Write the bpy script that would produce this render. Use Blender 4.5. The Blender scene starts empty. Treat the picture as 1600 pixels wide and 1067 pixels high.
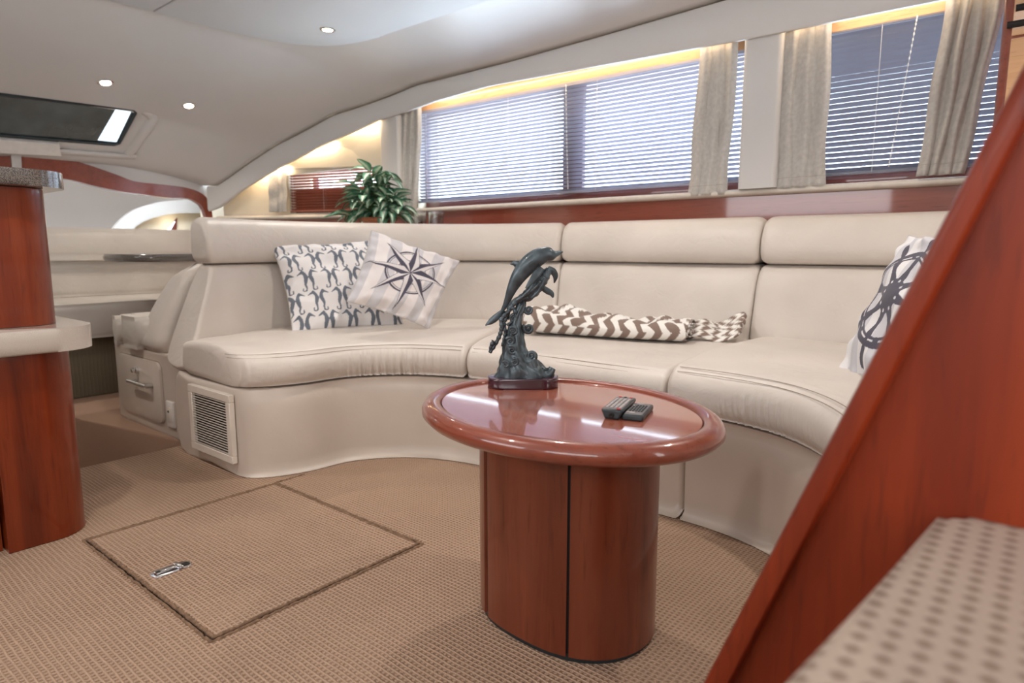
import bpy, bmesh, math, random
import numpy as np
from mathutils import Vector, Matrix
PI = math.pi
S = bpy.context.scene
C = S.collection
# ------------------------------------------------------------------ camera
F_PX, CX, CY, EYE = 1020.0, 800.0, 533.5, 0.87
TILT = math.radians(8.008)
PHI = math.radians(39.629)          # X runs aft along the hull, Y runs outboard, Z up
CP, SP = math.cos(PHI), math.sin(PHI)
cam = bpy.data.cameras.new('camera'); camo = bpy.data.objects.new('camera', cam); C.objects.link(camo)
cam.sensor_width = 36; cam.lens = F_PX / 1600 * 36; cam.clip_start = 0.02
camo.location = (0, 0, EYE); camo.rotation_euler = (PI / 2 - TILT, 0, PHI)
cam.dof.use_dof = True; cam.dof.focus_distance = 1.75; cam.dof.aperture_fstop = 3.4
S.camera = camo
# ------------------------------------------------------------------ world, light, exposure
S.view_settings.view_transform = 'Standard'; S.view_settings.look = 'None'
S.view_settings.gamma = 1; S.view_settings.use_curve_mapping = False
S.view_settings.exposure = 1.0
w = bpy.data.worlds.new('sky'); S.world = w; w.use_nodes = True
bg = w.node_tree.nodes['Background']; bg.inputs[0].default_value = (0.80, 0.90, 1.0, 1); bg.inputs[1].default_value = 6.5

def area(name, loc, rot, sx, sy, power, col):
    l = bpy.data.lights.new(name, 'AREA'); l.shape = 'RECTANGLE'; l.size = sx; l.size_y = sy
    l.energy = power; l.color = col
    o = bpy.data.objects.new(name, l); C.objects.link(o); o.location = loc; o.rotation_euler = rot
    return o
# added unseen area lamps: daylight from windows across the saloon, fill from aft
area('daylight_window', (-2.2, -1.35, 1.5), (PI / 2, 0, 0), 1.7, 0.5, 10.5, (0.93, 0.96, 1.0))
area('daylight_window', (0.1, -1.35, 1.5), (PI / 2, 0, 0), 1.7, 0.5, 10.5, (0.93, 0.96, 1.0))
area('aft_fill', (1.9, 0.2, 1.3), (PI / 2, 0, PI / 2), 1.3, 1.3, 17, (0.98, 0.97, 0.98))

# ------------------------------------------------------------------ measuring helpers: a sight line cut with a real plane
def ray(px, py):
    a = (px - CX) / F_PX; b = -(py - CY) / F_PX
    c, s = math.cos(TILT), math.sin(TILT)
    l = (a, c + b * s, b * c - s)
    return np.array([l[0] * CP - l[1] * SP, l[0] * SP + l[1] * CP, l[2]])
O = np.array([0, 0, EYE])
def aty(px, py, y): d = ray(px, py); return O + d * y / d[1]
def atz(px, py, z): d = ray(px, py); return O + d * (z - EYE) / d[2]
def atx(px, py, x): d = ray(px, py); return O + d * x / d[0]
def atd(px, py, dep):
    return O + ray(px, py) * dep
def yw(x):                              # inner face of the port side, curving in towards the bow
    return 3.15 - (0.166 * (x + 3.3) ** 2 if x < -3.3 else 0)
def atw(px, py, off=0.0):
    lo, hi = 0.5, 12.0
    for _ in range(50):
        m = (lo + hi) / 2; p = O + ray(px, py) * m
        if p[1] < yw(p[0]) + off: lo = m
        else: hi = m
    return p

# ------------------------------------------------------------------ object helpers
def newmat(name): 
    m = bpy.data.materials.new(name); m.use_nodes = True
    return m, m.node_tree, m.node_tree.nodes['Principled BSDF']
def N(nt, t, **kw):
    n = nt.nodes.new(t)
    for k, v in kw.items(): setattr(n, k, v)
    return n
def coords(nt, scale=(1, 1, 1), kind='Object'):
    tc = N(nt, 'ShaderNodeTexCoord'); mp = N(nt, 'ShaderNodeMapping'); mp.inputs['Scale'].default_value = scale
    nt.links.new(tc.outputs[kind], mp.inputs[0]); return mp.outputs[0]
def ramp(nt, fac, stops):
    r = N(nt, 'ShaderNodeValToRGB'); e = r.color_ramp.elements
    while len(e) < len(stops): e.new(0.5)
    for i, (p, c) in enumerate(stops): e[i].position = p; e[i].color = (*c, 1)
    nt.links.new(fac, r.inputs[0]); return r.outputs[0]
def noise(nt, vec, sc, det=3, rough=0.5, dist=0):
    n = N(nt, 'ShaderNodeTexNoise'); n.inputs['Scale'].default_value = sc; n.inputs['Detail'].default_value = det
    n.inputs['Roughness'].default_value = rough; n.inputs['Distortion'].default_value = dist
    nt.links.new(vec, n.inputs['Vector']); return n.outputs[0]
def bump(nt, bs, h, strength, dist=0.002, prev=None):
    b = N(nt, 'ShaderNodeBump'); b.inputs['Strength'].default_value = strength; b.inputs['Distance'].default_value = dist
    nt.links.new(h, b.inputs['Height'])
    if prev: nt.links.new(prev, b.inputs['Normal'])
    nt.links.new(b.outputs[0], bs.inputs['Normal']); return b.outputs[0]
def plain(name, col, rough=0.5, metal=0, coat=0, var=0.06, nsc=20, bmp=0.0):
    m, nt, b = newmat(name); v = coords(nt)
    f = noise(nt, v, nsc)
    c = ramp(nt, f, [(0.3, tuple(x * (1 - var) for x in col)), (0.7, tuple(min(1, x * (1 + var)) for x in col))])
    nt.links.new(c, b.inputs['Base Color']); b.inputs['Roughness'].default_value = rough
    b.inputs['Metallic'].default_value = metal; b.inputs['Coat Weight'].default_value = coat
    b.inputs['Coat Roughness'].default_value = 0.06
    if bmp: bump(nt, b, noise(nt, v, nsc * 8), bmp)
    return m
def leather(name, col, rough=0.42, crease=0.5):
    m, nt, b = newmat(name); v = coords(nt)
    big = noise(nt, v, 3.5, 2)
    c = ramp(nt, big, [(0.3, tuple(x * 0.93 for x in col)), (0.7, tuple(x * 1.05 for x in col))])
    nt.links.new(c, b.inputs['Base Color']); b.inputs['Roughness'].default_value = rough
    b.inputs['Specular IOR Level'].default_value = 0.45
    p = bump(nt, b, noise(nt, v, 11, 4, 0.6, 1.1), crease, 0.007)
    vo = N(nt, 'ShaderNodeTexVoronoi'); vo.inputs['Scale'].default_value = 420; nt.links.new(v, vo.inputs['Vector'])
    bump(nt, b, vo.outputs[0], 0.12, 0.001, p)
    return m
def wood(name, dark, mid, light, axis='z', rough=0.3, coat=0.8, sc=1.0):
    m, nt, b = newmat(name)
    k = {'x': (1.2, 22, 22), 'y': (22, 1.2, 22), 'z': (22, 22, 1.2)}[axis]
    v = coords(nt, tuple(q * sc for q in k))
    f1 = noise(nt, v, 1.0, 6, 0.62, 0.8)
    v2 = coords(nt, tuple(q * sc * 0.16 for q in k)); f2 = noise(nt, v2, 1.6, 2, 0.5, 1.2)
    mx = N(nt, 'ShaderNodeMath', operation='MULTIPLY_ADD'); nt.links.new(f1, mx.inputs[0]); mx.inputs[1].default_value = 0.55
    hf = N(nt, 'ShaderNodeMath', operation='MULTIPLY'); nt.links.new(f2, hf.inputs[0]); hf.inputs[1].default_value = 0.45
    nt.links.new(hf.outputs[0], mx.inputs[2])
    c = ramp(nt, mx.outputs[0], [(0.33, dark), (0.5, mid), (0.68, light)])
    v3 = coords(nt, tuple(q * sc * (4 if q > 5 else 6) for q in k)); f3 = noise(nt, v3, 1.5, 2)
    pore = ramp(nt, f3, [(0.30, (0.62, 0.55, 0.5)), (0.42, (1, 1, 1))])
    mu = N(nt, 'ShaderNodeMix', data_type='RGBA', blend_type='MULTIPLY'); mu.inputs[0].default_value = 0.6
    nt.links.new(c, mu.inputs[6]); nt.links.new(pore, mu.inputs[7])
    nt.links.new(mu.outputs[2], b.inputs['Base Color']); b.inputs['Specular IOR Level'].default_value = 0.35
    b.inputs['Roughness'].default_value = rough; b.inputs['Coat Weight'].default_value = coat; b.inputs['Coat Roughness'].default_value = 0.05
    return m
def carpet(name, c1, c2, px=0.0125, rib=True):
    m, nt, b = newmat(name); tc = N(nt, 'ShaderNodeTexCoord'); sep = N(nt, 'ShaderNodeSeparateXYZ')
    wob = N(nt, 'ShaderNodeTexNoise'); wob.inputs['Scale'].default_value = 9; nt.links.new(tc.outputs['Object'], wob.inputs['Vector'])
    ad = N(nt, 'ShaderNodeVectorMath', operation='MULTIPLY_ADD'); nt.links.new(wob.outputs['Color'], ad.inputs[0])
    ad.inputs[1].default_value = (0.012,) * 3; nt.links.new(tc.outputs['Object'], ad.inputs[2])
    nt.links.new(ad.outputs[0], sep.inputs[0])
    def sn(sock, per, ph=0.0):
        a = N(nt, 'ShaderNodeMath', operation='MULTIPLY'); a.inputs[1].default_value = 2 * PI / per; nt.links.new(sock, a.inputs[0])
        s = N(nt, 'ShaderNodeMath', operation='SINE'); nt.links.new(a.outputs[0], s.inputs[0]); return s.outputs[0]
    sy = sn(sep.outputs[1], px); sx = sn(sep.outputs[0], px * 1.05)
    # rows: long raised ridge along X, cross loops lower
    mx = N(nt, 'ShaderNodeMath', operation='MULTIPLY'); nt.links.new(sx, mx.inputs[0]); mx.inputs[1].default_value = 0.45
    mxx = N(nt, 'ShaderNodeMath', operation='MAXIMUM'); nt.links.new(sy, mxx.inputs[0]); nt.links.new(mx.outputs[0], mxx.inputs[1])
    fine = N(nt, 'ShaderNodeTexNoise'); fine.inputs['Scale'].default_value = 330; fine.inputs['Detail'].default_value = 2
    nt.links.new(tc.outputs['Object'], fine.inputs['Vector'])
    h = N(nt, 'ShaderNodeMath', operation='MULTIPLY_ADD'); nt.links.new(fine.outputs[0], h.inputs[0]); h.inputs[1].default_value = 1.3
    if rib: nt.links.new(mxx.outputs[0], h.inputs[2])
    blot = N(nt, 'ShaderNodeTexNoise'); blot.inputs['Scale'].default_value = 2.2; nt.links.new(tc.outputs['Object'], blot.inputs['Vector'])
    fa = N(nt, 'ShaderNodeMath', operation='MULTIPLY_ADD'); nt.links.new(blot.outputs[0], fa.inputs[0]); fa.inputs[1].default_value = 0.9
    nt.links.new(h.outputs[0], fa.inputs[2])
    c = ramp(nt, fa.outputs[0], [(0.35, c2), (1.0, c1)])
    r = c.node; r.color_ramp.elements[0].position = 0.5
    mr = N(nt, 'ShaderNodeMapRange'); mr.inputs[1].default_value = 0.2; mr.inputs[2].default_value = 2.2
    nt.links.new(fa.outputs[0], mr.inputs[0]); nt.links.new(mr.outputs[0], r.inputs[0])
    r.color_ramp.elements[0].position = 0.1; r.color_ramp.elements[1].position = 0.75
    nt.links.new(c, b.inputs['Base Color']); b.inputs['Roughness'].default_value = 0.95
    b.inputs['Specular IOR Level'].default_value = 0.15
    bump(nt, b, h.outputs[0], 1.0, 0.003)
    return m
def attrmat(name, rough=0.85, weave=900):
    m, nt, b = newmat(name); a = N(nt, 'ShaderNodeAttribute'); a.attribute_name = 'Col'
    nt.links.new(a.outputs['Color'], b.inputs['Base Color']); b.inputs['Roughness'].default_value = rough
    b.inputs['Specular IOR Level'].default_value = 0.2; b.inputs['Sheen Weight'].default_value = 0.15
    v = coords(nt); p = bump(nt, b, noise(nt, v, 22, 3, 0.6, 0.6), 0.3, 0.006); bump(nt, b, noise(nt, v, weave, 1), 0.2, 0.001, p)
    return m

M = {}
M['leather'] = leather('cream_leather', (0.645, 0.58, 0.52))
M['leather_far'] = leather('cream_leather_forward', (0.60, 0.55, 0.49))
M['vinyl'] = leather('cream_vinyl_base', (0.60, 0.52, 0.45), 0.35, 0.14)
M['stitch'] = plain('stitch_thread', (0.40, 0.34, 0.29), 0.8)
M['cherry'] = wood('cherry_wood_vertical', (0.085, 0.010, 0.002), (0.165, 0.022, 0.004), (0.24, 0.042, 0.008), 'z', 0.3, 0.45)
M['cherry_x'] = wood('cherry_wood_lengthwise', (0.20, 0.045, 0.026), (0.25, 0.06, 0.034), (0.30, 0.08, 0.045), 'x', 0.3, 0.8)
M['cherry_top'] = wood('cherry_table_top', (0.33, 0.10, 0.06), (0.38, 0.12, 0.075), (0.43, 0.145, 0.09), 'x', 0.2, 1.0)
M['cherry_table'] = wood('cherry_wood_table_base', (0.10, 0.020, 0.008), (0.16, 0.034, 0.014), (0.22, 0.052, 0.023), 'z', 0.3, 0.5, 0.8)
M['cherry_stair'] = wood('cherry_wood_stair', (0.13, 0.012, 0.0015), (0.20, 0.021, 0.002), (0.26, 0.031, 0.004), 'z', 0.5, 0.05)
M['cherry_dark'] = wood('dark_window_wood', (0.07, 0.018, 0.015), (0.12, 0.03, 0.024), (0.16, 0.045, 0.035), 'x', 0.3, 0.6)
M['honey'] = wood('honey_wood_valance', (0.52, 0.28, 0.14), (0.58, 0.33, 0.17), (0.64, 0.37, 0.20), 'x', 0.35, 0.4)
M['gel'] = plain('moulded_headliner', (0.62, 0.59, 0.565), 0.38, 0, 0.1, 0.02, 2)
M['gel_panel'] = plain('headliner_panel', (0.66, 0.67, 0.68), 0.55, 0, 0, 0.02, 2)
M['beam'] = plain('padded_vinyl_beam', (0.64, 0.62, 0.60), 0.5, 0, 0, 0.02, 3, 0.04)
M['creamwall'] = plain('cream_vinyl_wall', (0.72, 0.65, 0.52), 0.55, 0, 0, 0.03, 3)
M['ledge'] = plain('cream_padded_ledge', (0.66, 0.60, 0.52), 0.4)
M['carpet'] = carpet('ribbed_beige_carpet', (0.52, 0.355, 0.25), (0.22, 0.135, 0.088))
M['carpet_riser'] = carpet('brown_plush_carpet', (0.42, 0.27, 0.19), (0.33, 0.20, 0.13), rib=False)
M['carpet_olive'] = carpet('olive_ribbed_carpet', (0.20, 0.165, 0.11), (0.12, 0.095, 0.06), 0.02)
M['binding'] = plain('carpet_binding', (0.21, 0.125, 0.075), 0.95, 0, 0, 0.35, 90, 0.6)
M['dark'] = plain('dark_gap', (0.012, 0.009, 0.008), 0.8)
M['black'] = plain('black_plastic', (0.02, 0.028, 0.032), 0.35)
M['chrome'] = plain('chrome', (0.75, 0.75, 0.77), 0.14, 1.0)
M['steel'] = plain('brushed_steel', (0.55, 0.53, 0.50), 0.32, 1.0)
M['whiteplastic'] = plain('white_plastic', (0.78, 0.74, 0.70), 0.4)
M['creammetal'] = plain('cream_painted_metal', (0.72, 0.65, 0.57), 0.4)
M['bronze'] = plain('verdigris_bronze', (0.075, 0.10, 0.115), 0.36, 0.35, 0.1, 0.55, 28, 0.25)
M['plinth'] = plain('plum_lacquer', (0.045, 0.012, 0.022), 0.2, 0, 0.6)
M['linen'] = plain('linen_curtain', (0.52, 0.49, 0.45), 0.9, 0, 0, 0.10, 60, 0.3)
M['tassel'] = plain('grey_thread', (0.12, 0.14, 0.17), 0.9)
M['print'] = attrmat('printed_cotton')
M['throwmat'] = attrmat('chevron_knit', 0.95, 500)
M['terracotta'] = plain('rattan_pot', (0.36, 0.13, 0.06), 0.7, 0, 0, 0.3, 60, 0.5)
M['soil'] = plain('soil', (0.03, 0.02, 0.012), 0.95)
M['stem'] = plain('plant_stem', (0.10, 0.20, 0.06), 0.6)
def granite(name, a, bcol, sc=260, rough=0.15):
    m, nt, b = newmat(name); v = coords(nt)
    vo = N(nt, 'ShaderNodeTexVoronoi'); vo.inputs['Scale'].default_value = sc; nt.links.new(v, vo.inputs['Vector'])
    f = noise(nt, v, sc * 0.7, 3)
    c = ramp(nt, f, [(0.38, a), (0.62, bcol)])
    nt.links.new(c, b.inputs['Base Color']); b.inputs['Roughness'].default_value = rough; b.inputs['Coat Weight'].default_value = 0.6
    return m
M['granite'] = granite('dark_granite', (0.05, 0.045, 0.042), (0.20, 0.175, 0.16), 600)
M['stone'] = granite('pale_solid_surface', (0.46, 0.40, 0.35), (0.54, 0.48, 0.42), 900)
def slatmat(k=1.0, tl=0.30):
    m, nt, b = newmat('lavender_blind_slat'); v = coords(nt)
    c = ramp(nt, noise(nt, v, 8), [(0.3, (0.34 * k, 0.325 * k, 0.385 * k)), (0.7, (0.38 * k, 0.365 * k, 0.425 * k))])
    nt.links.new(c, b.inputs['Base Color']); b.inputs['Roughness'].default_value = 0.35
    tr = N(nt, 'ShaderNodeBsdfTranslucent'); tr.inputs[0].default_value = (0.55, 0.56, 0.66, 1)
    mx = N(nt, 'ShaderNodeMixShader'); mx.inputs[0].default_value = tl
    out = nt.nodes['Material Output']
    nt.links.new(b.outputs[0], mx.inputs[1]); nt.links.new(tr.outputs[0], mx.inputs[2]); nt.links.new(mx.outputs[0], out.inputs[0])
    return m
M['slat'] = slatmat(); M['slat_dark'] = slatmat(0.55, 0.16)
M['slat_red_glow'] = plain('red_glow_blind_slat', (0.42, 0.15, 0.10), 0.3)  # warm reflected glow on the forward blind, put into the slat colour
def emit(name, col, st):
    m, nt, b = newmat(name); b.inputs['Base Color'].default_value = (*col, 1)
    b.inputs['Emission Color'].default_value = (*col, 1); b.inputs['Emission Strength'].default_value = st
    return m
M['bulb'] = emit('lamp_bulb', (1.0, 0.86, 0.68), 14)
M['skystrip'] = emit('sky_through_hatch', (0.66, 0.78, 0.90), 0.9)
def glassmat(name, col, rough=0.0):
    m, nt, b = newmat(name); b.inputs['Base Color'].default_value = (*col, 1); b.inputs['Transmission Weight'].default_value = 1
    b.inputs['Roughness'].default_value = rough; b.inputs['IOR'].default_value = 1.45; return m
M['glass'] = glassmat('clear_glass', (0.92, 0.96, 0.95))
def panemat():
    m, nt, b = newmat('window_pane'); nt.nodes.remove(b)
    t = N(nt, 'ShaderNodeBsdfTransparent'); t.inputs[0].default_value = (0.9, 0.94, 0.97, 1)
    g = N(nt, 'ShaderNodeBsdfGlossy'); g.inputs['Roughness'].default_value = 0.02
    mx = N(nt, 'ShaderNodeMixShader'); mx.inputs[0].default_value = 0.06
    nt.links.new(t.outputs[0], mx.inputs[1]); nt.links.new(g.outputs[0], mx.inputs[2])
    nt.links.new(mx.outputs[0], nt.nodes['Material Output'].inputs[0]); return m
M['pane'] = panemat()
M['hatchglass'] = plain('tinted_hatch_glass', (0.03, 0.045, 0.05), 0.12, 0, 0.8, 0.4, 6)
def leafmat():
    m, nt, b = newmat('variegated_leaf')
    tc = N(nt, 'ShaderNodeTexCoord'); sep = N(nt, 'ShaderNodeSeparateXYZ'); nt.links.new(tc.outputs['UV'], sep.inputs[0])
    a = N(nt, 'ShaderNodeMath', operation='SUBTRACT'); nt.links.new(sep.outputs[1], a.inputs[0]); a.inputs[1].default_value = 0.5
    ab = N(nt, 'ShaderNodeMath', operation='ABSOLUTE'); nt.links.new(a.outputs[0], ab.inputs[0])
    n = N(nt, 'ShaderNodeTexNoise'); n.inputs['Scale'].default_value = 14; nt.links.new(tc.outputs['UV'], n.inputs['Vector'])
    ad = N(nt, 'ShaderNodeMath', operation='MULTIPLY_ADD'); nt.links.new(n.outputs[0], ad.inputs[0]); ad.inputs[1].default_value = 0.5
    nt.links.new(ab.outputs[0], ad.inputs[2])
    c = ramp(nt, ad.outputs[0], [(0.36, (0.74, 0.82, 0.64)), (0.50, (0.10, 0.27, 0.16)), (0.70, (0.06, 0.19, 0.11))])
    nt.links.new(c, b.inputs['Base Color']); b.inputs['Roughness'].default_value = 0.4
    return m
M['leaf'] = leafmat()
def treadmat():
    m, nt, b = newmat('dotted_stair_carpet'); tc = N(nt, 'ShaderNodeTexCoord'); sep = N(nt, 'ShaderNodeSeparateXYZ'); nt.links.new(tc.outputs['Object'], sep.inputs[0])
    def sn(sock, per, add=None):
        a = N(nt, 'ShaderNodeMath', operation='MULTIPLY'); a.inputs[1].default_value = 2 * PI / per; nt.links.new(sock, a.inputs[0])
        s = N(nt, 'ShaderNodeMath', operation='SINE'); nt.links.new(a.outputs[0], s.inputs[0]); return s.outputs[0]
    u = N(nt, 'ShaderNodeMath', operation='ADD'); nt.links.new(sep.outputs[0], u.inputs[0]); nt.links.new(sep.outputs[1], u.inputs[1])
    v = N(nt, 'ShaderNodeMath', operation='SUBTRACT'); nt.links.new(sep.outputs[0], v.inputs[0]); nt.links.new(sep.outputs[1], v.inputs[1])
    p = N(nt, 'ShaderNodeMath', operation='MULTIPLY'); nt.links.new(sn(u.outputs[0], 0.036), p.inputs[0]); nt.links.new(sn(v.outputs[0], 0.036), p.inputs[1])
    h = N(nt, 'ShaderNodeMath', operation='GREATER_THAN'); nt.links.new(p.outputs[0], h.inputs[0]); h.inputs[1].default_value = 0.12
    c = ramp(nt, p.outputs[0], [(0.0, (0.47, 0.37, 0.295)), (0.75, (0.27, 0.195, 0.145))])
    nt.links.new(c, b.inputs['Base Color']); b.inputs['Roughness'].default_value = 0.95
    n = noise(nt, tc.outputs['Object'], 500); bump(nt, b, n, 0.5, 0.002)
    return m
M['tread'] = treadmat()

def mesh(name, V, Fc, mat=None, parent=None, smooth=40, col=None, uv=None):
    me = bpy.data.meshes.new(name); me.from_pydata([tuple(map(float, v)) for v in V], [], [tuple(f) for f in Fc]); me.update()
    bm = bmesh.new(); bm.from_mesh(me); bmesh.ops.recalc_face_normals(bm, faces=bm.faces); bm.to_mesh(me); bm.free()
    if smooth:
        me.shade_smooth()
        if smooth < 180: me.set_sharp_from_angle(angle=math.radians(smooth))
    if mat: me.materials.append(mat)
    if col is not None:
        a = me.color_attributes.new('Col', 'FLOAT_COLOR', 'POINT')
        arr = np.ones((len(V), 4), dtype=np.float32); arr[:, :3] = col; a.data.foreach_set('color', arr.ravel())
    o = bpy.data.objects.new(name, me); C.objects.link(o)
    if parent: attach(o, parent)
    return o
def rootloc(p):
    v = Vector((0, 0, 0))
    while p is not None: v = v + p.location; p = p.parent
    return v
def attach(o, parent):
    """mesh vertices are written in world coordinates; keep them there"""
    o.parent = parent; o.matrix_parent_inverse = Matrix.Translation(-rootloc(parent) if parent.type == 'EMPTY' else Vector((0, 0, 0)))
def thing(name, label, cat, loc, group=None):
    o = bpy.data.objects.new(name, None); C.objects.link(o); o.location = tuple(loc); o.empty_display_size = 0.05
    o['label'] = label; o['category'] = cat
    if group: o['group'] = group
    return o
def tag(o, label, cat, group=None):
    o['label'] = label; o['category'] = cat
    if group: o['group'] = group
    return o
def struct(o): o['kind'] = 'structure'; return o
class MB:
    def __init__(s): s.V = []; s.F = []
    def add(s, V, Fc):
        n = len(s.V); s.V += [tuple(v) for v in V]; s.F += [tuple(i + n for i in f) for f in Fc]; return s
    def out(s, name, mat, parent=None, smooth=40, **k): return mesh(name, s.V, s.F, mat, parent, smooth, **k)
def bbox(lo, hi, r=0.0, seg=2, rot=0.0, piv=None):
    bm = bmesh.new(); bmesh.ops.create_cube(bm, size=1)
    lo = np.array(lo, float); hi = np.array(hi, float)
    for v in bm.verts: v.co = Vector(lo + (np.array(v.co) + 0.5) * (hi - lo))
    if r: bmesh.ops.bevel(bm, geom=bm.edges[:], offset=r, segments=seg, profile=0.5, affect='EDGES')
    return bmout(bm, rot, piv if piv is not None else (lo + hi) / 2)
def bmout(bm, rot=0.0, piv=(0, 0, 0)):
    bm.verts.index_update(); V = [np.array(v.co) for v in bm.verts]; Fc = [[v.index for v in f.verts] for f in bm.faces]; bm.free()
    if rot:
        c, s = math.cos(rot), math.sin(rot); p = np.array(piv, float)
        V = [np.array([p[0] + (v[0] - p[0]) * c - (v[1] - p[1]) * s, p[1] + (v[0] - p[0]) * s + (v[1] - p[1]) * c, v[2]]) for v in V]
    return V, Fc
def prism(poly, z0, z1, r=0.0, seg=3):
    """outline in XY, rounded top and bottom edges"""
    bm = bmesh.new(); a = [bm.verts.new((p[0], p[1], z0)) for p in poly]; b = [bm.verts.new((p[0], p[1], z1)) for p in poly]
    n = len(poly); bm.faces.new(a[::-1]); bm.faces.new(b)
    for i in range(n): bm.faces.new((a[i], a[(i + 1) % n], b[(i + 1) % n], b[i]))
    if r:
        es = [e for e in bm.edges if abs(e.verts[0].co.z - e.verts[1].co.z) < 1e-6]
        bmesh.ops.bevel(bm, geom=es, offset=r, segments=seg, profile=0.5, affect='EDGES')
    return bmout(bm)
def rrect(x0, y0, x1, y1, r, n=6, corners=(1, 1, 1, 1)):
    P = []
    for (cx, cy, a0, on, ex, ey) in ((x1 - r, y0 + r, -PI / 2, corners[0], x1, y0), (x1 - r, y1 - r, 0, corners[1], x1, y1), (x0 + r, y1 - r, PI / 2, corners[2], x0, y1), (x0 + r, y0 + r, PI, corners[3], x0, y0)):
        if on: P += [(cx + r * math.cos(a0 + k * PI / 2 / n), cy + r * math.sin(a0 + k * PI / 2 / n)) for k in range(n + 1)]
        else: P.append((ex, ey))
    return P
def frame_map(V, o, ux, uy, uz):
    o, ux, uy, uz = map(lambda q: np.array(q, float), (o, ux, uy, uz))
    return [o + v[0] * ux + v[1] * uy + v[2] * uz for v in V]
def tube(P, R, n=8, cap=True, flat=1.0, up=None):
    P = [np.array(p, float) for p in P]
    if not hasattr(R, '__len__'): R = [R] * len(P)
    V = []; Fc = []; prev = None
    for i, p in enumerate(P):
        t = P[min(i + 1, len(P) - 1)] - P[max(i - 1, 0)]; t = t / (np.linalg.norm(t) + 1e-12)
        if prev is None:
            a = np.array(up if up is not None else ((0, 0, 1) if abs(t[2]) < 0.9 else (1, 0, 0)), float)
        else: a = prev
        a = a - t * a.dot(t); a /= (np.linalg.norm(a) + 1e-12); b = np.cross(t, a); prev = a
        for k in range(n):
            q = 2 * PI * k / n; V.append(p + R[i] * (a * math.cos(q) * flat + b * math.sin(q)))
    for i in range(len(P) - 1):
        for k in range(n):
            Fc.append((i * n + k, i * n + (k + 1) % n, (i + 1) * n + (k + 1) % n, (i + 1) * n + k))
    if cap: Fc.append(tuple(range(n))[::-1]); Fc.append(tuple(range((len(P) - 1) * n, len(P) * n)))
    return V, Fc
def cr(P, t):
    """Catmull-Rom through control points, t in index units"""
    P = np.array(P, float); n = len(P); t = min(max(t, 0), n - 1 - 1e-9); i = int(t); f = t - i
    p0, p1, p2, p3 = P[max(i - 1, 0)], P[i], P[i + 1], P[min(i + 2, n - 1)]
    return 0.5 * ((2 * p1) + (-p0 + p2) * f + (2 * p0 - 5 * p1 + 4 * p2 - p3) * f * f + (-p0 + 3 * p1 - 3 * p2 + p3) * f ** 3)
def curve(P, m=8):
    return [cr(P, t) for t in np.linspace(0, len(P) - 1, (len(P) - 1) * m + 1)]
def grid(rows, closed_v=False):
    n = len(rows[0]); V = [p for r in rows for p in r]; Fc = []
    for i in range(len(rows) - 1):
        for k in range(n if closed_v else n - 1):
            Fc.append((i * n + k, i * n + (k + 1) % n, (i + 1) * n + (k + 1) % n, (i + 1) * n + k))
    return V, Fc
def lathe(prof, c, n=24):
    rows = [[(c[0] + r * math.cos(2 * PI * k / n), c[1] + r * math.sin(2 * PI * k / n), c[2] + z) for k in range(n)] for r, z in prof]
    V, Fc = grid(rows, True)
    Fc.append(tuple(range(n))[::-1]); Fc.append(tuple(range((len(prof) - 1) * n, len(prof) * n)))
    return V, Fc
def ip(x, xs, ys): return float(np.interp(x, xs, ys))
RIGHT = np.array([CP, SP, 0.0]); AWAY = np.array([-SP, CP, 0.0]); UP = np.array([0, 0, 1.0])

#==================================================================== LARGE STRUCTURE
# ---- floor of the saloon with the opening for the hatch
HX0, HX1, HY0, HY1 = -2.19, -1.38, 0.612, 1.253
xs = [-2.95, HX0, HX1, 1.9]; ys = [-1.4, HY0, HY1, 3.2]
fl = MB()
for i in range(3):
    for j in range(3):
        if (i, j) == (1, 1): continue
        fl.add(*bbox((xs[i], ys[j], -0.06), (xs[i + 1], ys[j + 1], 0)))
bm = bmesh.new(); vv = [bm.verts.new(v) for v in fl.V]
for f in fl.F: bm.faces.new([vv[i] for i in f])
bmesh.ops.remove_doubles(bm, verts=bm.verts, dist=1e-5)
cnt = {}
for f in bm.faces: cnt.setdefault(tuple(sorted(round(x, 3) for v in f.verts for x in v.co)), []).append(f)
bmesh.ops.delete(bm, geom=[f for L in cnt.values() if len(L) > 1 for f in L], context='FACES')
V, Fc = bmout(bm); struct(mesh('floor', V, Fc, M['carpet'], smooth=0))
struct(mesh('trim_1', *bbox((-2.96, -1.4, -0.5), (-2.9, 3.1, -0.06)), M['carpet_riser'], smooth=0))
# lower landing forward of the step, and the raised platform of the dinette
o = mesh('floor', *bbox((-8.2, -1.4, -0.56), (-2.9, 1.6, -0.5)), M['carpet_riser'], smooth=0); struct(o)
plat = [(-2.961, 1.29), (-2.961, 3.2), (-8, 3.2), (-8, 1.0), (-4.4, 1.05), (-3.82, 1.11)]
o = mesh('floor', *prism(plat[::-1], -0.5, 0.0, 0.012), M['carpet_riser']); struct(o)

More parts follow.
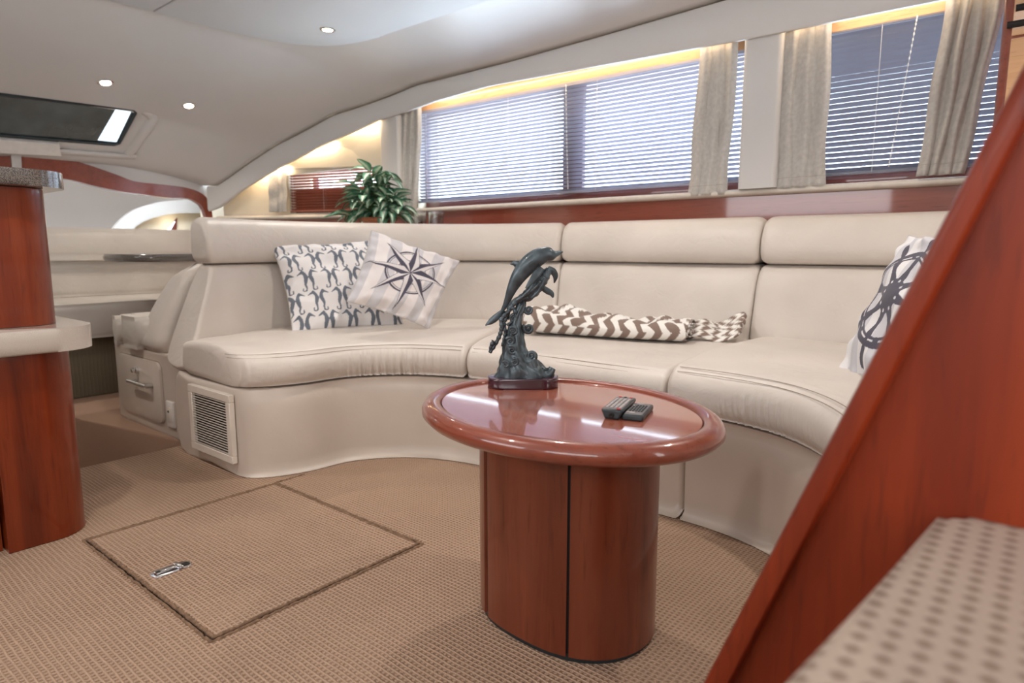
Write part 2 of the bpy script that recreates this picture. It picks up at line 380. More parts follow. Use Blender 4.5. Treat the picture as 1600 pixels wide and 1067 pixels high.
# ---- headliner: one moulded shell that dips towards the bow and coves into the side
XE = float(atw(333, 310, off=-0.05)[0])
XC = [XE, XE + 0.36, -4.1, -3.78, -3.6, 1.9]; ZC = [1.46, 1.75, 1.965, 2.09, 2.115, 2.115]
def zc(x): return ip(x, XC, ZC)
SEAMP = [(340, 290), (385, 258), (430, 228), (520, 180), (650, 133), (800, 95), (960, 50), (1130, 0)]
LOWP = [(335, 330), (380, 295), (430, 265), (500, 228), (590, 188), (680, 158), (760, 135), (900, 109), (1160, 62), (1470, 0)]
sm = [atw(*p, off=-0.09) for p in SEAMP]; lw = [atw(*p, off=-0.09) for p in LOWP]
SX = [p[0] for p in sm]; SZ = [p[2] for p in sm]; LX = [p[0] for p in lw]; LZ = [p[2] for p in lw]
def zseam(x): return ip(x, SX, SZ)
def zlow(x): return ip(x, LX, LZ)
rows = []
xsamp = list(np.linspace(XE - 0.075, -3.4, 56)) + list(np.linspace(-3.3, 2.0, 30))
def ceil_z(x, y):
    yb = yw(x) - 0.09; ye = yb - 0.72; t = min(max((y - ye) / (yb - ye), 0), 1)
    z = zc(x); 
    if y < -0.9: z -= 0.15 * ((-0.9 - y) / 0.5) ** 2
    return z + (zseam(x) - z) * (t ** 2.2)
for x in xsamp:
    yb = yw(x) - 0.09
    rows.append([(x, y, ceil_z(x, y)) for y in list(np.linspace(-1.46, yb - 0.75, 24)) + list(np.linspace(yb - 0.72, yb, 22))])
V, Fc = grid(rows); ceil = mesh('ceiling', V, Fc, M['gel'], smooth=180); struct(ceil)
md = ceil.modifiers.new('s', 'SOLIDIFY'); md.thickness = 0.02; md.offset = 1
# side walls above the beam, roof closing
# ---- padded beam running above the port windows
rows = []
for x in np.linspace(XE, 1.9, 90):
    y = yw(x) - 0.09; zs, zl = zseam(x) - 0.004, zlow(x); 
    rows.append([(x, y + 0.03, zs + 0.004), (x, y - 0.001, zs), (x, y - 0.006, zs - 0.010), (x, y - 0.008, (zs + zl) / 2), (x, y - 0.008, zl + 0.015), (x, y, zl), (x, y + 0.018, zl), (x, y + 0.024, zl + 0.02), (x, y + 0.026, zs)])
V, Fc = grid(rows, True); struct(mesh('trim_2', V, Fc, M['beam'], smooth=50))
rows = [[(x, yw(x) - 0.095, zseam(x) - 0.0), (x, yw(x) - 0.105, zseam(x) - 0.002), (x, yw(x) - 0.095, zseam(x) - 0.005)] for x in np.linspace(XE, 1.9, 90)]
# roof above the recess between beam and hull
rows = [[(x, yw(x) - 0.1, zseam(x) + 0.005), (x, yw(x) + 0.25, zseam(x) + 0.005), (x, yw(x) + 0.25, zseam(x) + 0.03), (x, yw(x) - 0.1, zseam(x) + 0.03)] for x in np.linspace(XE, 1.9, 60)]
V, Fc = grid(rows, True); struct(mesh('trim_3', V, Fc, M['creamwall'], smooth=50))

# ---- port wall: glossy cherry panel, padded ledge, window openings
def strip(x0, x1, off0, z0, z1, thick, mat, name, n=40, zf0=None, zf1=None):
    rows = []
    for x in np.linspace(x0, x1, n):
        a = zf0(x) if zf0 else z0; b = zf1(x) if zf1 else z1; y = yw(x) + off0
        rows.append([(x, y, a), (x, y, b), (x, y + thick, b), (x, y + thick, a)])
    V, Fc = grid(rows, True); n4 = len(V); Fc += [(0, 1, 2, 3), (n4 - 1, n4 - 2, n4 - 3, n4 - 4)]
    return mesh(name, V, Fc, mat, smooth=40)
lx0 = atw(655, 325)[0]
struct(strip(XE, 1.9, 0.0, 0.0, 1.12, 0.05, M['cherry_x'], 'wall_port'))
for xj in (-0.62, -1.68, -2.75):
    pass
rows = []
for x in np.linspace(XE, 1.9, 90):
    c = np.array([x, yw(x) - 0.008, 1.137 - (0.02 if x < -3.6 else 0) * min(1, (-3.6 - x) / 0.5)])
    rows.append([c + np.array([0, 0.030 * math.cos(a), 0.017 * math.sin(a)]) for a in np.linspace(0, 2 * PI, 13)[:-1]])
V, Fc = grid(rows, True); struct(mesh('trim_4', V, Fc, M['ledge'], smooth=180))
struct(strip(XE, 1.9, 0.03, 1.11, 1.15, 0.2, M['ledge'], 'trim_5'))

# windows: (pixel-left, pixel-right) cut with the wall give real x
W2 = (atw(648, 300)[0], atw(1157, 200)[0]); W3 = (atw(1216, 200)[0], 0.05); W1 = (atw(446, 300)[0], atw(600, 280)[0])
def top1(x): return ip(x, [W1[0], W1[1]], [atw(446, 273)[2], atw(600, 260)[2]])
# solid wall between and above openings (cream vinyl), outside the blinds
def solid(x0, x1, z0, z1, name, mat=M['creamwall'], off=0.03, th=0.2, **k): return struct(strip(x0, x1, off, z0, z1, th, mat, name, 12, **k))
solid(XE, W1[0], 1.14, 0, 'wall_port', zf1=lambda x: zseam(x) + 0.01)
solid(W1[0], W1[1], 0, 0, 'wall_port', zf0=top1, zf1=lambda x: zseam(x) + 0.01)
solid(W1[1], W2[0], 1.14, 0, 'wall_port', zf1=lambda x: zseam(x) + 0.01)
solid(W2[0], W2[1], 1.80, 2.04, 'wall_port', M['honey'])
solid(W2[1], W3[0], 1.14, 2.04, 'wall_port')
solid(W3[0], W3[1], 1.80, 2.04, 'wall_port', M['honey'])
solid(W3[1], 1.9, 1.14, 2.04, 'wall_port')
# window frames, mullion and panes
def window(idx, x0, x1, ztop, mull):
    w_ = mesh('window_%d' % idx, *bbox((x0, yw((x0 + x1) / 2) + 0.10, 1.15), (x1, yw((x0 + x1) / 2) + 0.135, 1.20), 0.004), M['cherry_dark']); struct(w_)
    y = yw((x0 + x1) / 2) + 0.10
    fr = MB(); fr.add(*bbox((x0, y, 1.20), (x0 + 0.035, y + 0.035, ztop))); fr.add(*bbox((x1 - 0.035, y, 1.20), (x1, y + 0.035, ztop)))
    fr.add(*bbox((x0 + 0.035, y, ztop - 0.03), (x1 - 0.035, y + 0.035, ztop))); fr.out('window_frame', M['cherry_dark'], w_)
    a = x0 + 0.035
    for m_ in mull + [x1 - 0.035 + 0.07]:
        b_ = m_ - 0.07
        mesh('pane', *bbox((a, y + 0.012, 1.20), (b_, y + 0.018, ztop - 0.03)), M['pane'], w_, smooth=0); a = m_ + 0.07
    for m_ in mull: mesh('mullion', *bbox((m_ - 0.07, y - 0.005, 1.20), (m_ + 0.07, y + 0.03, ztop - 0.03), 0.004), M['cherry_dark'], w_)
mx_ = aty(897, 220, 3.26)[0]
window(2, W2[0] - 0.02, W2[1] + 0.02, 1.83, [mx_])
window(3, W3[0] - 0.02, W3[1] + 0.02, 1.83, [])
window(1, W1[0] - 0.02, W1[1] + 0.02, 1.56, [])
struct(strip(W1[0], W1[1], 0.085, 1.12, 1.33, 0.012, M['cherry_x'], 'wall_port', 12))  # board added behind the low blind to darken and redden its lower part
# ---- pillars between the windows
def pillar(pl, pr, idx, zb=1.15, lean=0.0):
    p, q = atw(*pl, off=-0.06), atw(*pr, off=-0.06); x0, x1 = p[0], q[0]; y = yw((x0 + x1) / 2) - 0.065
    V, Fc = prism(rrect(x0, y, x1, y + 0.12, 0.022, 5, (1, 0, 0, 1)), zb, zseam((x0 + x1) / 2))
    struct(mesh('trim_%d' % idx, V, Fc, M['beam']))
pillar((1156, 200), (1216, 200), 6); pillar((592, 240), (625, 240), 7)

# ---- unseen sides of the saloon (solid; the added area lamps stand inside)
struct(mesh('wall_starboard', *bbox((-8.2, -1.5, -0.5), (1.9, -1.42, 2.2)), M['creamwall'], smooth=0))
struct(mesh('wall_aft', *bbox((1.95, -1.5, -0.1), (2.03, 3.4, 2.2)), M['creamwall'], smooth=0))

struct(mesh('ceiling', *bbox((-8.3, -1.5, 2.02), (XE + 0.01, 3.5, 2.08)), M['gel'], smooth=0))
struct(mesh('wall_port', *bbox((-8.3, 3.36, -0.5), (XE - 0.3, 3.44, 2.1)), M['creamwall'], smooth=0))
struct(mesh('wall_forward', *bbox((-8.35, -1.5, -0.5), (-8.25, 3.5, 2.1)), M['creamwall'], smooth=0))
struct(mesh('wall_port', *bbox((XE - 0.35, yw(XE) + 0.16, -0.1), (XE + 0.02, 3.44, 2.1)), M['creamwall'], smooth=0))
# ---- opposite windows
for k, xx in enumerate((-2.2, 0.1)):
    pass

# ---- forward bulkhead arch (cherry band) at the front of the saloon
AX = XE - 0.02
up_ = [(-60, 243), (35, 244), (95, 247), (130, 255), (180, 272), (210, 283), (250, 288), (290, 293), (315, 302), (328, 318), (333, 345)]
dn_ = [(-60, 275), (33, 276), (100, 279), (150, 291), (200, 301), (225, 304), (262, 309), (292, 310), (308, 316), (317, 325), (325, 348)]
U = curve([atx(*p, AX) for p in up_], 5); D = curve([atx(*p, AX) for p in dn_], 5)
rows = [[u, d, d + np.array([-0.05, 0, 0]), u + np.array([-0.05, 0, 0])] for u, d in zip(U, D)]
V, Fc = grid(rows, True); struct(mesh('trim_8', V, Fc, M['cherry_x'], smooth=40))
# bulkhead panel above the arch, closing to the headliner
top = [np.array([AX - 0.02, u[1], max(u[2], ceil_z(XE, u[1])) + 0.03]) for u in U]
rows = [[t, u + np.array([-0.02, 0, 0]), u + np.array([-0.04, 0, 0]), t + np.array([-0.02, 0, 0])] for t, u in zip(top, U)]
V, Fc = grid(rows, True); struct(mesh('wall_forward', V, Fc, M['gel'], smooth=40))
# side cheek of the bulkhead behind the beam
struct(mesh('wall_forward', *bbox((AX - 0.6, 2.72, 0.0), (AX - 0.01, 3.4, 2.0)), M['creamwall'], smooth=0))
# forward cabin liner seen under the arch
rows = []
for i, zz in enumerate(np.linspace(0.0, 2.0, 22)):
    rows.append([(-6.9 - 0.9 * math.cos((y + 1.4) / 4.8 * PI - PI / 2) + 1.1 * max(0, zz - 0.95) ** 1.4, y, zz) for y in np.linspace(-1.4, 3.4, 30)])
V, Fc = grid(rows); o = mesh('wall_forward', V, Fc, M['gel'], smooth=180); struct(o)
# curved beam and lit recess in the forward cabin
XB = -6.1
a_ = [(165, 372), (190, 343), (212, 327), (240, 318), (262, 314), (307, 311), (340, 312)]; b_ = [(190, 374), (215, 352), (235, 342), (258, 336), (280, 333), (310, 333), (340, 334)]
A1 = curve([atx(*p, XB) for p in a_], 5); B1 = curve([atx(*p, XB) for p in b_], 5)
rows = [[u, d, d + np.array([-0.03, 0, 0]), u + np.array([-0.06, 0, 0])] for u, d in zip(A1, B1)]
V, Fc = grid(rows, True); struct(mesh('trim_9', V, Fc, M['beam'], smooth=40))
q = [atx(188, 385, XB - 0.12), atx(345, 385, XB - 0.12), atx(345, 322, XB - 0.12), atx(225, 322, XB - 0.12)]
V = q + [p + np.array([-0.02, 0, 0]) for p in q]; struct(mesh('wall_forward', V, [(0, 1, 2, 3), (7, 6, 5, 4), (0, 4, 5, 1), (1, 5, 6, 2), (2, 6, 7, 3), (3, 7, 4, 0)], M['creamwall'], smooth=0))
wq = [atx(258, 362, XB - 0.1), atx(276, 362, XB - 0.1), atx(277, 340, XB - 0.1)]
V = wq + [p + np.array([-0.01, 0, 0]) for p in wq]; o = mesh('window_4', V, [(0, 1, 2), (5, 4, 3), (0, 3, 4, 1), (1, 4, 5, 2), (2, 5, 3, 0)], M['cherry_dark'], smooth=0); struct(o)
wq = [atx(259, 361, XB - 0.095), atx(266, 361, XB - 0.095), atx(274, 346, XB - 0.095), atx(272, 346, XB - 0.095)]
V = wq + [p + np.array([-0.004, 0, 0]) for p in wq]; mesh('pane', V, [(0, 1, 2, 3), (7, 6, 5, 4), (0, 4, 5, 1), (1, 5, 6, 2), (2, 6, 7, 3), (3, 7, 4, 0)], M['skystrip'], o, smooth=0)

# ---- flat central headliner panels
PX = -3.72; PY = 2.56
outl = [(1.8, 1.58)] + [(PX, 1.58)] + [(PX + 0.02, 2.0)]
arc = [(PX + 0.03, 2.1), (PX + 0.07, 2.3), (PX + 0.17, 2.45), (PX + 0.32, 2.54), (PX + 0.6, 2.585), (PX + 1.0, 2.57), (1.8, 2.55)]
polyA = [tuple(p) for p in ([np.array((1.8, 1.579)), np.array((PX, 1.579))] + curve([(PX, 1.579), (PX + 0.01, 1.9)] + arc, 5)[1:])]
polyB = [(1.8, 1.571), (1.8, -1.2), (PX - 0.05, -1.2), (PX - 0.06, 0.4), (PX, 1.571)]
for pl in (polyA, polyB):
    area2 = sum(pl[i][0] * pl[(i + 1) % len(pl)][1] - pl[(i + 1) % len(pl)][0] * pl[i][1] for i in range(len(pl)))
    if area2 < 0: pl = pl[::-1]
    mesh('ceiling_panel', *prism(pl, 2.088, 2.12, 0.006), M['gel_panel'], ceil)

# ---- deck hatch in the sloping part of the headliner
def hp(px, py, off=0.0):     # point on the sloping face between fold and bulkhead
    n_ = np.array([0.29, 0, -0.36]) / math.hypot(.29, .36); p0 = np.array([XE + 0.36, 0, 1.75]) + n_ * off
    d = ray(px, py); return O + d * (p0 - O).dot(n_) / d.dot(n_)
hroot = thing('deck_hatch', 'dark tinted overhead hatch in the forward headliner with a bright strip of sky', 'hatch', hp(100, 190))
def slab(pts, back, name, mat, parent, smooth=0):
    n_ = len(pts); V = list(pts) + [p + np.array(back) for p in pts]
    Fc = [tuple(range(n_)), tuple(range(2 * n_ - 1, n_ - 1, -1))] + [(i, n_ + i, n_ + (i + 1) % n_, (i + 1) % n_) for i in range(n_)]
    return mesh(name, V, Fc, mat, parent, smooth)
nh = np.array([0.596, 0, -0.803])
slab([hp(-260, 118, .012), hp(212, 172, .012), hp(182, 226, .012), hp(-260, 190, .012)], -nh * 0.006, 'dark_glass', M['hatchglass'], hroot)
slab([hp(182, 169, .015), hp(206, 172, .015), hp(182, 222, .015), hp(153, 219, .015)], -nh * 0.002, 'sky_gap', M['skystrip'], hroot)
fp = [hp(-260, 190, .016), hp(178, 226, .016), hp(186, 224, .016), hp(212, 176, .016), hp(208, 171, .016), hp(-260, 118, .016)]
mesh('gasket', *tube(fp, 0.010, 8), M['black'], hroot)
sp = curve([hp(-260, 205, .0), hp(180, 243, .0), hp(200, 238, .0), hp(224, 205, .0), hp(238, 185, .0), hp(222, 172, 0)], 6)
mesh('surround', *tube(sp, 0.035, 10, flat=0.6), M['gel'], hroot)
# shade cassette and grab strip under the hatch
ca = [hp(-60, 214, .03), hp(93, 226, .03), hp(96, 244, .03), hp(-60, 236, .03)]
slab(ca, -nh * 0.03, 'shade_cassette', M['whiteplastic'], hroot)
gs = [atx(17, 241, AX + 0.02), atx(33, 241, AX + 0.02), atx(35, 275, AX + 0.02), atx(20, 275, AX + 0.02)]
gs_ = slab(gs, (-0.015, 0, 0), 'trim_10', M['steel'], None); struct(gs_)

#==================================================================== SOFA
FR = [(-2.43, 1.19), (-2.33, 1.215), (-2.272, 1.28), (-2.225, 1.41), (-2.19, 1.62), (-2.03, 1.81), (-1.77, 1.91), (-1.4, 1.935), (-.95, 1.93), (-.72, 1.92), (-.52, 1.85), (-.36, 1.68), (-.27, 1.45), (-.25, 1.25)]
BK = [(-2.80, 1.20), (-2.825, 1.27), (-2.86, 1.38), (-2.92, 1.65), (-2.88, 2.05), (-2.62, 2.56), (-2.15, 2.79), (-1.6, 2.82), (-.97, 2.83), (-.45, 2.85), (.05, 2.72), (.30, 2.25), (.36, 1.7), (.38, 1.25)]
def station(t):
    f = cr(FR, t); b = cr(BK, t); d = b - f; L = np.linalg.norm(d); return f, d / L, L
def sweep(t0, t1, prof, r, name, mat, parent, n=90, shear=None, wr=None, base='F', mid=(0.5, 0.42), r1=None):
    """sweep a closed (u, off, z) profile along the sofa; rounded shoulders at both ends"""
    ts = t0 + (t1 - t0) * np.linspace(0, 1, n)
    # denser near the ends
    ts = np.unique(np.concatenate([ts, t0 + (ts[1] - t0) * np.linspace(0, 1, 6), t1 - (ts[1] - t0) * np.linspace(0, 1, 6)]))
    cen = [station(t)[0] * 0.4 + cr(BK, t) * 0.6 for t in ts]
    s = np.concatenate([[0], np.cumsum([np.linalg.norm(cen[i + 1] - cen[i]) for i in range(len(cen) - 1)])]); T = s[-1]
    rows = []
    pr = np.array(prof(0.5, 0)); cm = np.array([(pr[:, 1] + 0).mean(), pr[:, 2].mean()])
    for t, sv in zip(ts, s):
        f, w_, L = station(t); rr = r; e = min(sv, T - sv); q = 1 - min(e / rr, 1); ins = rr * (1 - math.sqrt(max(0, 1 - q * q)))
        P = prof(t, sv); row = []
        zmin = min(p[2] for p in P); zmax = max(p[2] for p in P); 
        umax = max(p[0] * L + p[1] for p in P); umin = min(p[0] * L + p[1] for p in P)
        for (u, off, z) in P:
            d_ = u * L + off
            # inset towards the middle of the section
            kz = (z - (zmin + zmax) / 2) / max((zmax - zmin) / 2, 1e-6); kd = (d_ - (umin + umax) / 2) / max((umax - umin) / 2, 1e-6)
            z2 = z - kz * ins; d2 = d_ - kd * ins
            p = f + w_ * d2 if base == 'F' else f + w_ * (d2)
            v = np.array([p[0], p[1], z2])
            if shear is not None: v[1] += shear(sv, z2)
            if wr is not None: v = v + wr(t, sv, d2, z2, w_)
            row.append(v)
        rows.append(row)
    V, Fc = grid(rows, True); m_ = len(rows[0])
    Fc.append(tuple(range(m_))[::-1]); Fc.append(tuple(range(len(V) - m_, len(V))))
    return mesh(name, V, Fc, mat, parent, smooth=50)
def dense(P, m=4):
    """smooth a closed profile"""
    P = [np.array(p, float) for p in P]; n = len(P); out = []
    for i in range(n):
        p0, p1, p2, p3 = P[i - 1], P[i], P[(i + 1) % n], P[(i + 2) % n]
        for k in range(m):
            f = k / m; out.append(tuple(0.5 * ((2 * p1) + (-p0 + p2) * f + (2 * p0 - 5 * p1 + 4 * p2 - p3) * f * f + (-p0 + 3 * p1 - 3 * p2 + p3) * f ** 3)))
    return out
sofa = thing('curved_sofa', 'long curved cream leather sofa with three seat cushions and bolster headrests', 'sofa', (-1.6, 2.2, 0))
rng = random.Random(4)
# base
def baseprof(t, s): return dense([(0, 0.006, 0.002), (0, -0.002, 0.02), (0, -0.006, 0.15), (0, -0.008, 0.26), (0, 0.004, 0.325), (0, 0.04, 0.348), (0.5, 0, 0.348), (0.9, 0, 0.348), (1.0, 0.09, 0.34), (1.0, 0.09, 0.002), (0.5, 0, 0.002)], 3)
sweep(0, 8.28, baseprof, 0.03, 'base', M['vinyl'], sofa, 120)
sweep(8.284, 12.9, baseprof, 0.006, 'base', M['vinyl'], sofa, 60)
# seat cushions
def puck(t, s, d, z, w_):
    """gathers where the leather turns the inner curve"""
    g = math.exp(-((t - 0.9) / 0.45) ** 2) * 0.8 + math.exp(-((t - 4.7) / 0.8) ** 2) * 0.9 + math.exp(-((t - 9.6) / 0.6) ** 2) * 0.6
    k = max(0, min(1, (0.47 - z) / 0.1)) if d < 0.1 else 0
    a = 0.006 * g * k * (math.sin(s * 135 + 14 * z + 2 * math.sin(s * 17)) + 0.6 * math.sin(s * 232 + 2) + 0.4 * math.sin(s * 61))
    top = 0.004 * math.sin(d * 9 + t * 1.3) * math.sin(s * 4.1 + d * 5) if z > 0.44 else 0
    return np.array([w_[0] * a, w_[1] * a, top])
def seatprof(dz, bul):
    def f(t, s):
        return dense([(0, 0.035, 0.352), (0, -0.005 - bul, 0.362), (0, -0.026 - bul, 0.40), (0, -0.022 - bul, 0.445 + dz * 0.6), (0, 0.012 - bul * .5, 0.475 + dz), (0, 0.06, 0.487 + dz), (0.3, 0, 0.500 + dz), (0.7, 0, 0.500 + dz * .8), (0.96, 0, 0.490 + dz * .6), (1.0, 0.0, 0.47), (1.0, 0.0, 0.36), (0.5, 0, 0.352)], 4)
    return f
c1 = sweep(-0.0, 5.86, seatprof(0.0, 0.0), 0.032, 'seat_cushion', M['leather'], sofa, 460, wr=puck)
c2 = sweep(5.87, 8.04, seatprof(-0.004, 0.0), 0.026, 'seat_cushion', M['leather'], sofa, 160, wr=puck)
c3 = sweep(8.05, 12.9, seatprof(0.022, 0.012), 0.04, 'seat_cushion', M['leather'], sofa, 340, wr=puck)
for (a, b, dz, bul) in ((0.35, 5.78, 0, 0), (5.95, 7.96, -0.004, 0), (8.16, 12.8, 0.022, 0.012)):
    for k, (off, z) in enumerate(((-0.005, 0.4645), (0.012, 0.4765))):
        P = []
        for t in np.linspace(a, b, 110):
            f, w_, L = station(t); p = f + w_ * (off - bul * .7); P.append((p[0], p[1], z + dz))
        mesh('stitching', *tube(P, 0.0012, 5), M['stitch'], sofa)
# backrests
def shear(s, z): 
    return 0.20 * max(0, min(1, (z - 0.38) / 0.45)) * max(0, 1 - s / 0.8)
def dip(t, s, d, z, w_):
    a = 0.006 * math.sin(s * 5 + z * 6) * math.sin(z * 9); return np.array([w_[0] * a, w_[1] * a, 0])
def backprof(t, s): return dense([(1, 0.0, 0.365), (1, -0.012, 0.40), (1, -0.02, 0.50), (1, 0.005, 0.60), (1, 0.035, 0.70), (1, 0.075, 0.775), (1, 0.115, 0.802), (1, 0.17, 0.802), (1, 0.22, 0.79), (1, 0.22, 0.60), (1, 0.2, 0.41), (1, 0.1, 0.36)], 4)
def bolprof(t, s): return dense([(1, 0.10, 0.808), (1, 0.066, 0.822), (1, 0.050, 0.87), (1, 0.064, 0.935), (1, 0.10, 0.99), (1, 0.15, 1.014), (1, 0.21, 1.012), (1, 0.25, 0.985), (1, 0.26, 0.90), (1, 0.25, 0.82), (1, 0.18, 0.806)], 4)
for (a, b) in ((0.0, 6.245), (6.25, 7.945), (7.95, 12.9)):
    sweep(a, b, backprof, 0.022, 'back_cushion', M['leather'], sofa, 100, shear=shear if a == 0 else None, wr=dip)
    sweep(a if a else 0.02, b, bolprof, 0.035, 'headrest_bolster', M['leather'], sofa, 100, shear=(lambda s, z: 0.17 * max(0, 1 - s / .8)) if a == 0 else None)
# air grille on the inboard end
vroot = None
def vf(px, py, off=0.0): return aty(px, py, 1.185 + off)
g0, g1, g2, g3 = aty(289, 594, 1.165), aty(357, 611, 1.175), aty(362, 720, 1.175), aty(298, 698, 1.165)
gx0, gx1, gz0, gz1 = g0[0], g1[0], 0.055, 0.325
vr = MB(); yv = 1.165; dy = 0.0
fw = 0.03
for lo, hi in (((gx0, yv + .008, gz0), (gx1, yv + 0.03, gz0 + fw)), ((gx0, yv + .008, gz1 - fw), (gx1, yv + 0.03, gz1)), ((gx0, yv + .008, gz0 + fw), (gx0 + fw, yv + 0.03, gz1 - fw)), ((gx1 - fw, yv + .008, gz0 + fw), (gx1, yv + 0.03, gz1 - fw))):
    vr.add(*bbox(lo, hi, 0.002, 1))
grille = vr.out('air_grille', M['creammetal'], sofa)
mesh('grille_void', *bbox((gx0 + 0.02, yv + 0.022, gz0 + 0.02), (gx1 - 0.02, yv + 0.03, gz1 - 0.02)), M['dark'], grille, smooth=0)
nsl = 20; base_sl = None
for k in range(nsl):
    zz = gz0 + fw + (gz1 - gz0 - 2 * fw) * (k + 0.5) / nsl
    if base_sl is None:
        V, Fc = bbox((gx0 + fw - 0.004, yv + 0.010, -0.0013), (gx1 - fw + 0.004, yv + 0.015, 0.0013), 0.0004, 1)
        V = [np.array([v[0], v[1], v[2] - (v[1] - yv - 0.013) * 0.15]) for v in V]
        base_sl = mesh('louvre', V, Fc, M['creammetal'], grille); base_sl.location.z = zz
    else:
        o = base_sl.copy(); C.objects.link(o); o.location.z = zz

#==================================================================== DINETTE (forward of the sofa)
dn = thing('dinette_bench', 'short cream leather bench back to back with the sofa, drawer in its base', 'bench', (-3.4, 1.8, 0))
DX0, DX1, DY = -3.76, -2.98, 1.27
mesh('base', *prism(rrect(DX0, DY, DX1, 2.5, 0.03, 5), 0.001, 0.39, 0.01), M['vinyl'], dn)
dr = mesh('drawer_front', *bbox((DX0 + 0.085, DY - 0.010, 0.055), (DX1 - 0.16, DY + 0.01, 0.345)), M['dark'], dn)
# rounded-corner drawer face, slightly proud, dark reveal behind
def face_y(poly, y0, y1, name, mat, parent, r=0.003):
    V, Fc = prism(poly, 0, 1, 0)
    bm = bmesh.new(); a = [bm.verts.new((p[0], y0, p[1])) for p in poly]; b = [bm.verts.new((p[0], y1, p[1])) for p in poly]; n = len(poly)
    bm.faces.new(a); bm.faces.new(b[::-1])
    for i in range(n): bm.faces.new((a[i], a[(i + 1) % n], b[(i + 1) % n], b[i]))
    if r: bmesh.ops.bevel(bm, geom=[e for e in bm.edges if abs(e.verts[0].co.y - y0) < 1e-6 and abs(e.verts[1].co.y - y0) < 1e-6], offset=r, segments=2, profile=0.5, affect='EDGES')
    V, Fc = bmout(bm); return mesh(name, V, Fc, mat, parent)
bpy.data.objects.remove(dr)
fx0, fx1, fz0, fz1 = DX0 + 0.085, DX1 - 0.20, 0.055, 0.345
face_y(rrect(fx0 - .006, fz0 - .006, fx1 + .006, fz1 + .006, 0.04), DY - 0.002, DY + 0.004, 'reveal', M['stitch'], dn, 0)
drw = face_y(rrect(fx0, fz0, fx1, fz1, 0.036), DY - 0.012, DY + 0.004, 'drawer', M['vinyl'], dn)
kc = aty(219, 577, DY)
V, Fc = lathe([(0.017, 0), (0.017, 0.012), (0.012, 0.016), (0.012, 0.026), (0.009, 0.028)], (0, 0, 0), 20)
mesh('lock_knob', frame_map(V, (kc[0], DY - 0.012, kc[2]), (1, 0, 0), (0, 0, 1), (0, -1, 0)), Fc, M['chrome'], drw)
ha, hb = aty(203, 594, DY - 0.035), aty(231, 604, DY - 0.035)
hz = (ha[2] + hb[2]) / 2
mb = MB(); mb.add(*tube([(ha[0], DY - 0.045, hz), (hb[0], DY - 0.045, hz)], 0.009, 12)); mb.add(*tube([(ha[0] + .02, DY - 0.01, hz), (ha[0] + .02, DY - 0.045, hz)], 0.009, 10)); mb.add(*tube([(hb[0] - .01, DY - 0.01, hz), (hb[0] - .01, DY - 0.045, hz)], 0.013, 10))
mb.out('handle', M['steel'], drw)
oc = aty(269, 647, DY); 
soc = mesh('power_socket', *bbox((oc[0] - 0.038, DY - 0.012, oc[2] - 0.062), (oc[0] + 0.038, DY + 0.002, oc[2] + 0.062), 0.006, 2), M['whiteplastic'], dn)
mesh('socket_insert', *bbox((oc[0] - 0.017, DY - 0.016, oc[2] - 0.035), (oc[0] + 0.017, DY - 0.010, oc[2] + 0.035), 0.004, 2), M['creammetal'], soc)
mesh('socket_button', *bbox((oc[0] - 0.007, DY - 0.018, oc[2] + 0.01), (oc[0] + 0.007, DY - 0.014, oc[2] + 0.02), 0.001, 1), M['black'], soc)
def cushion(poly, z0, z1, r, name, mat, parent, crown=0.01):
    return mesh(name, *prism(poly, z0, z1, r, 5), mat, parent, smooth=60)
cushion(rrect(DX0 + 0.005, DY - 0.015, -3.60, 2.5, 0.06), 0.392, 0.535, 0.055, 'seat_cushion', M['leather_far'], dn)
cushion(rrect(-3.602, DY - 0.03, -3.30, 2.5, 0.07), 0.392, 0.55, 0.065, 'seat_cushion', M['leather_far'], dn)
# rounded backrest leaning towards the sofa
rows = []
for k, z in enumerate(np.linspace(0.392, 0.80, 14)):
    q = (z - 0.392) / 0.41; bl = math.sin(PI * min(q * 1.05, 1)) * 0.03
    x0 = -3.40 + 0.06 * q - bl; x1 = -3.155 - 0.02 * q; y0 = DY - 0.03 + 0.20 * q ** 1.3
    ins = 0.05 * max(0, (q - 0.8) / 0.2) ** 2 + 0.03 * max(0, (0.12 - q) / 0.12) ** 2
    rows.append([(p[0], p[1], z) for p in rrect(x0 + ins, y0 + ins, x1 - ins * .3, 2.5, 0.06)])
V, Fc = grid(rows, True); m_ = len(rows[0]); Fc.append(tuple(range(m_))[::-1]); Fc.append(tuple(range(len(V) - m_, len(V))))
mesh('back_cushion', V, Fc, M['leather'], dn, smooth=60)

fs = thing('forward_settee', 'cream leather settee along the forward end behind the granite table', 'settee', (-4.9, 1.8, 0))
mesh('base', *bbox((-5.2, 0.3, 0.001), (-4.37, 2.5, 0.355), 0.01), M['carpet_olive'], fs)
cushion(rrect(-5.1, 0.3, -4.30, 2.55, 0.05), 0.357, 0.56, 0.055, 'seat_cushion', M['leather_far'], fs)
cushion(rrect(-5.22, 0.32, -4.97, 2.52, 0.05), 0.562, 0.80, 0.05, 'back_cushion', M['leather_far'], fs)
cushion(rrect(-5.24, 0.34, -4.93, 2.52, 0.05), 0.80, 1.012, 0.075, 'headrest_bolster', M['leather_far'], fs)

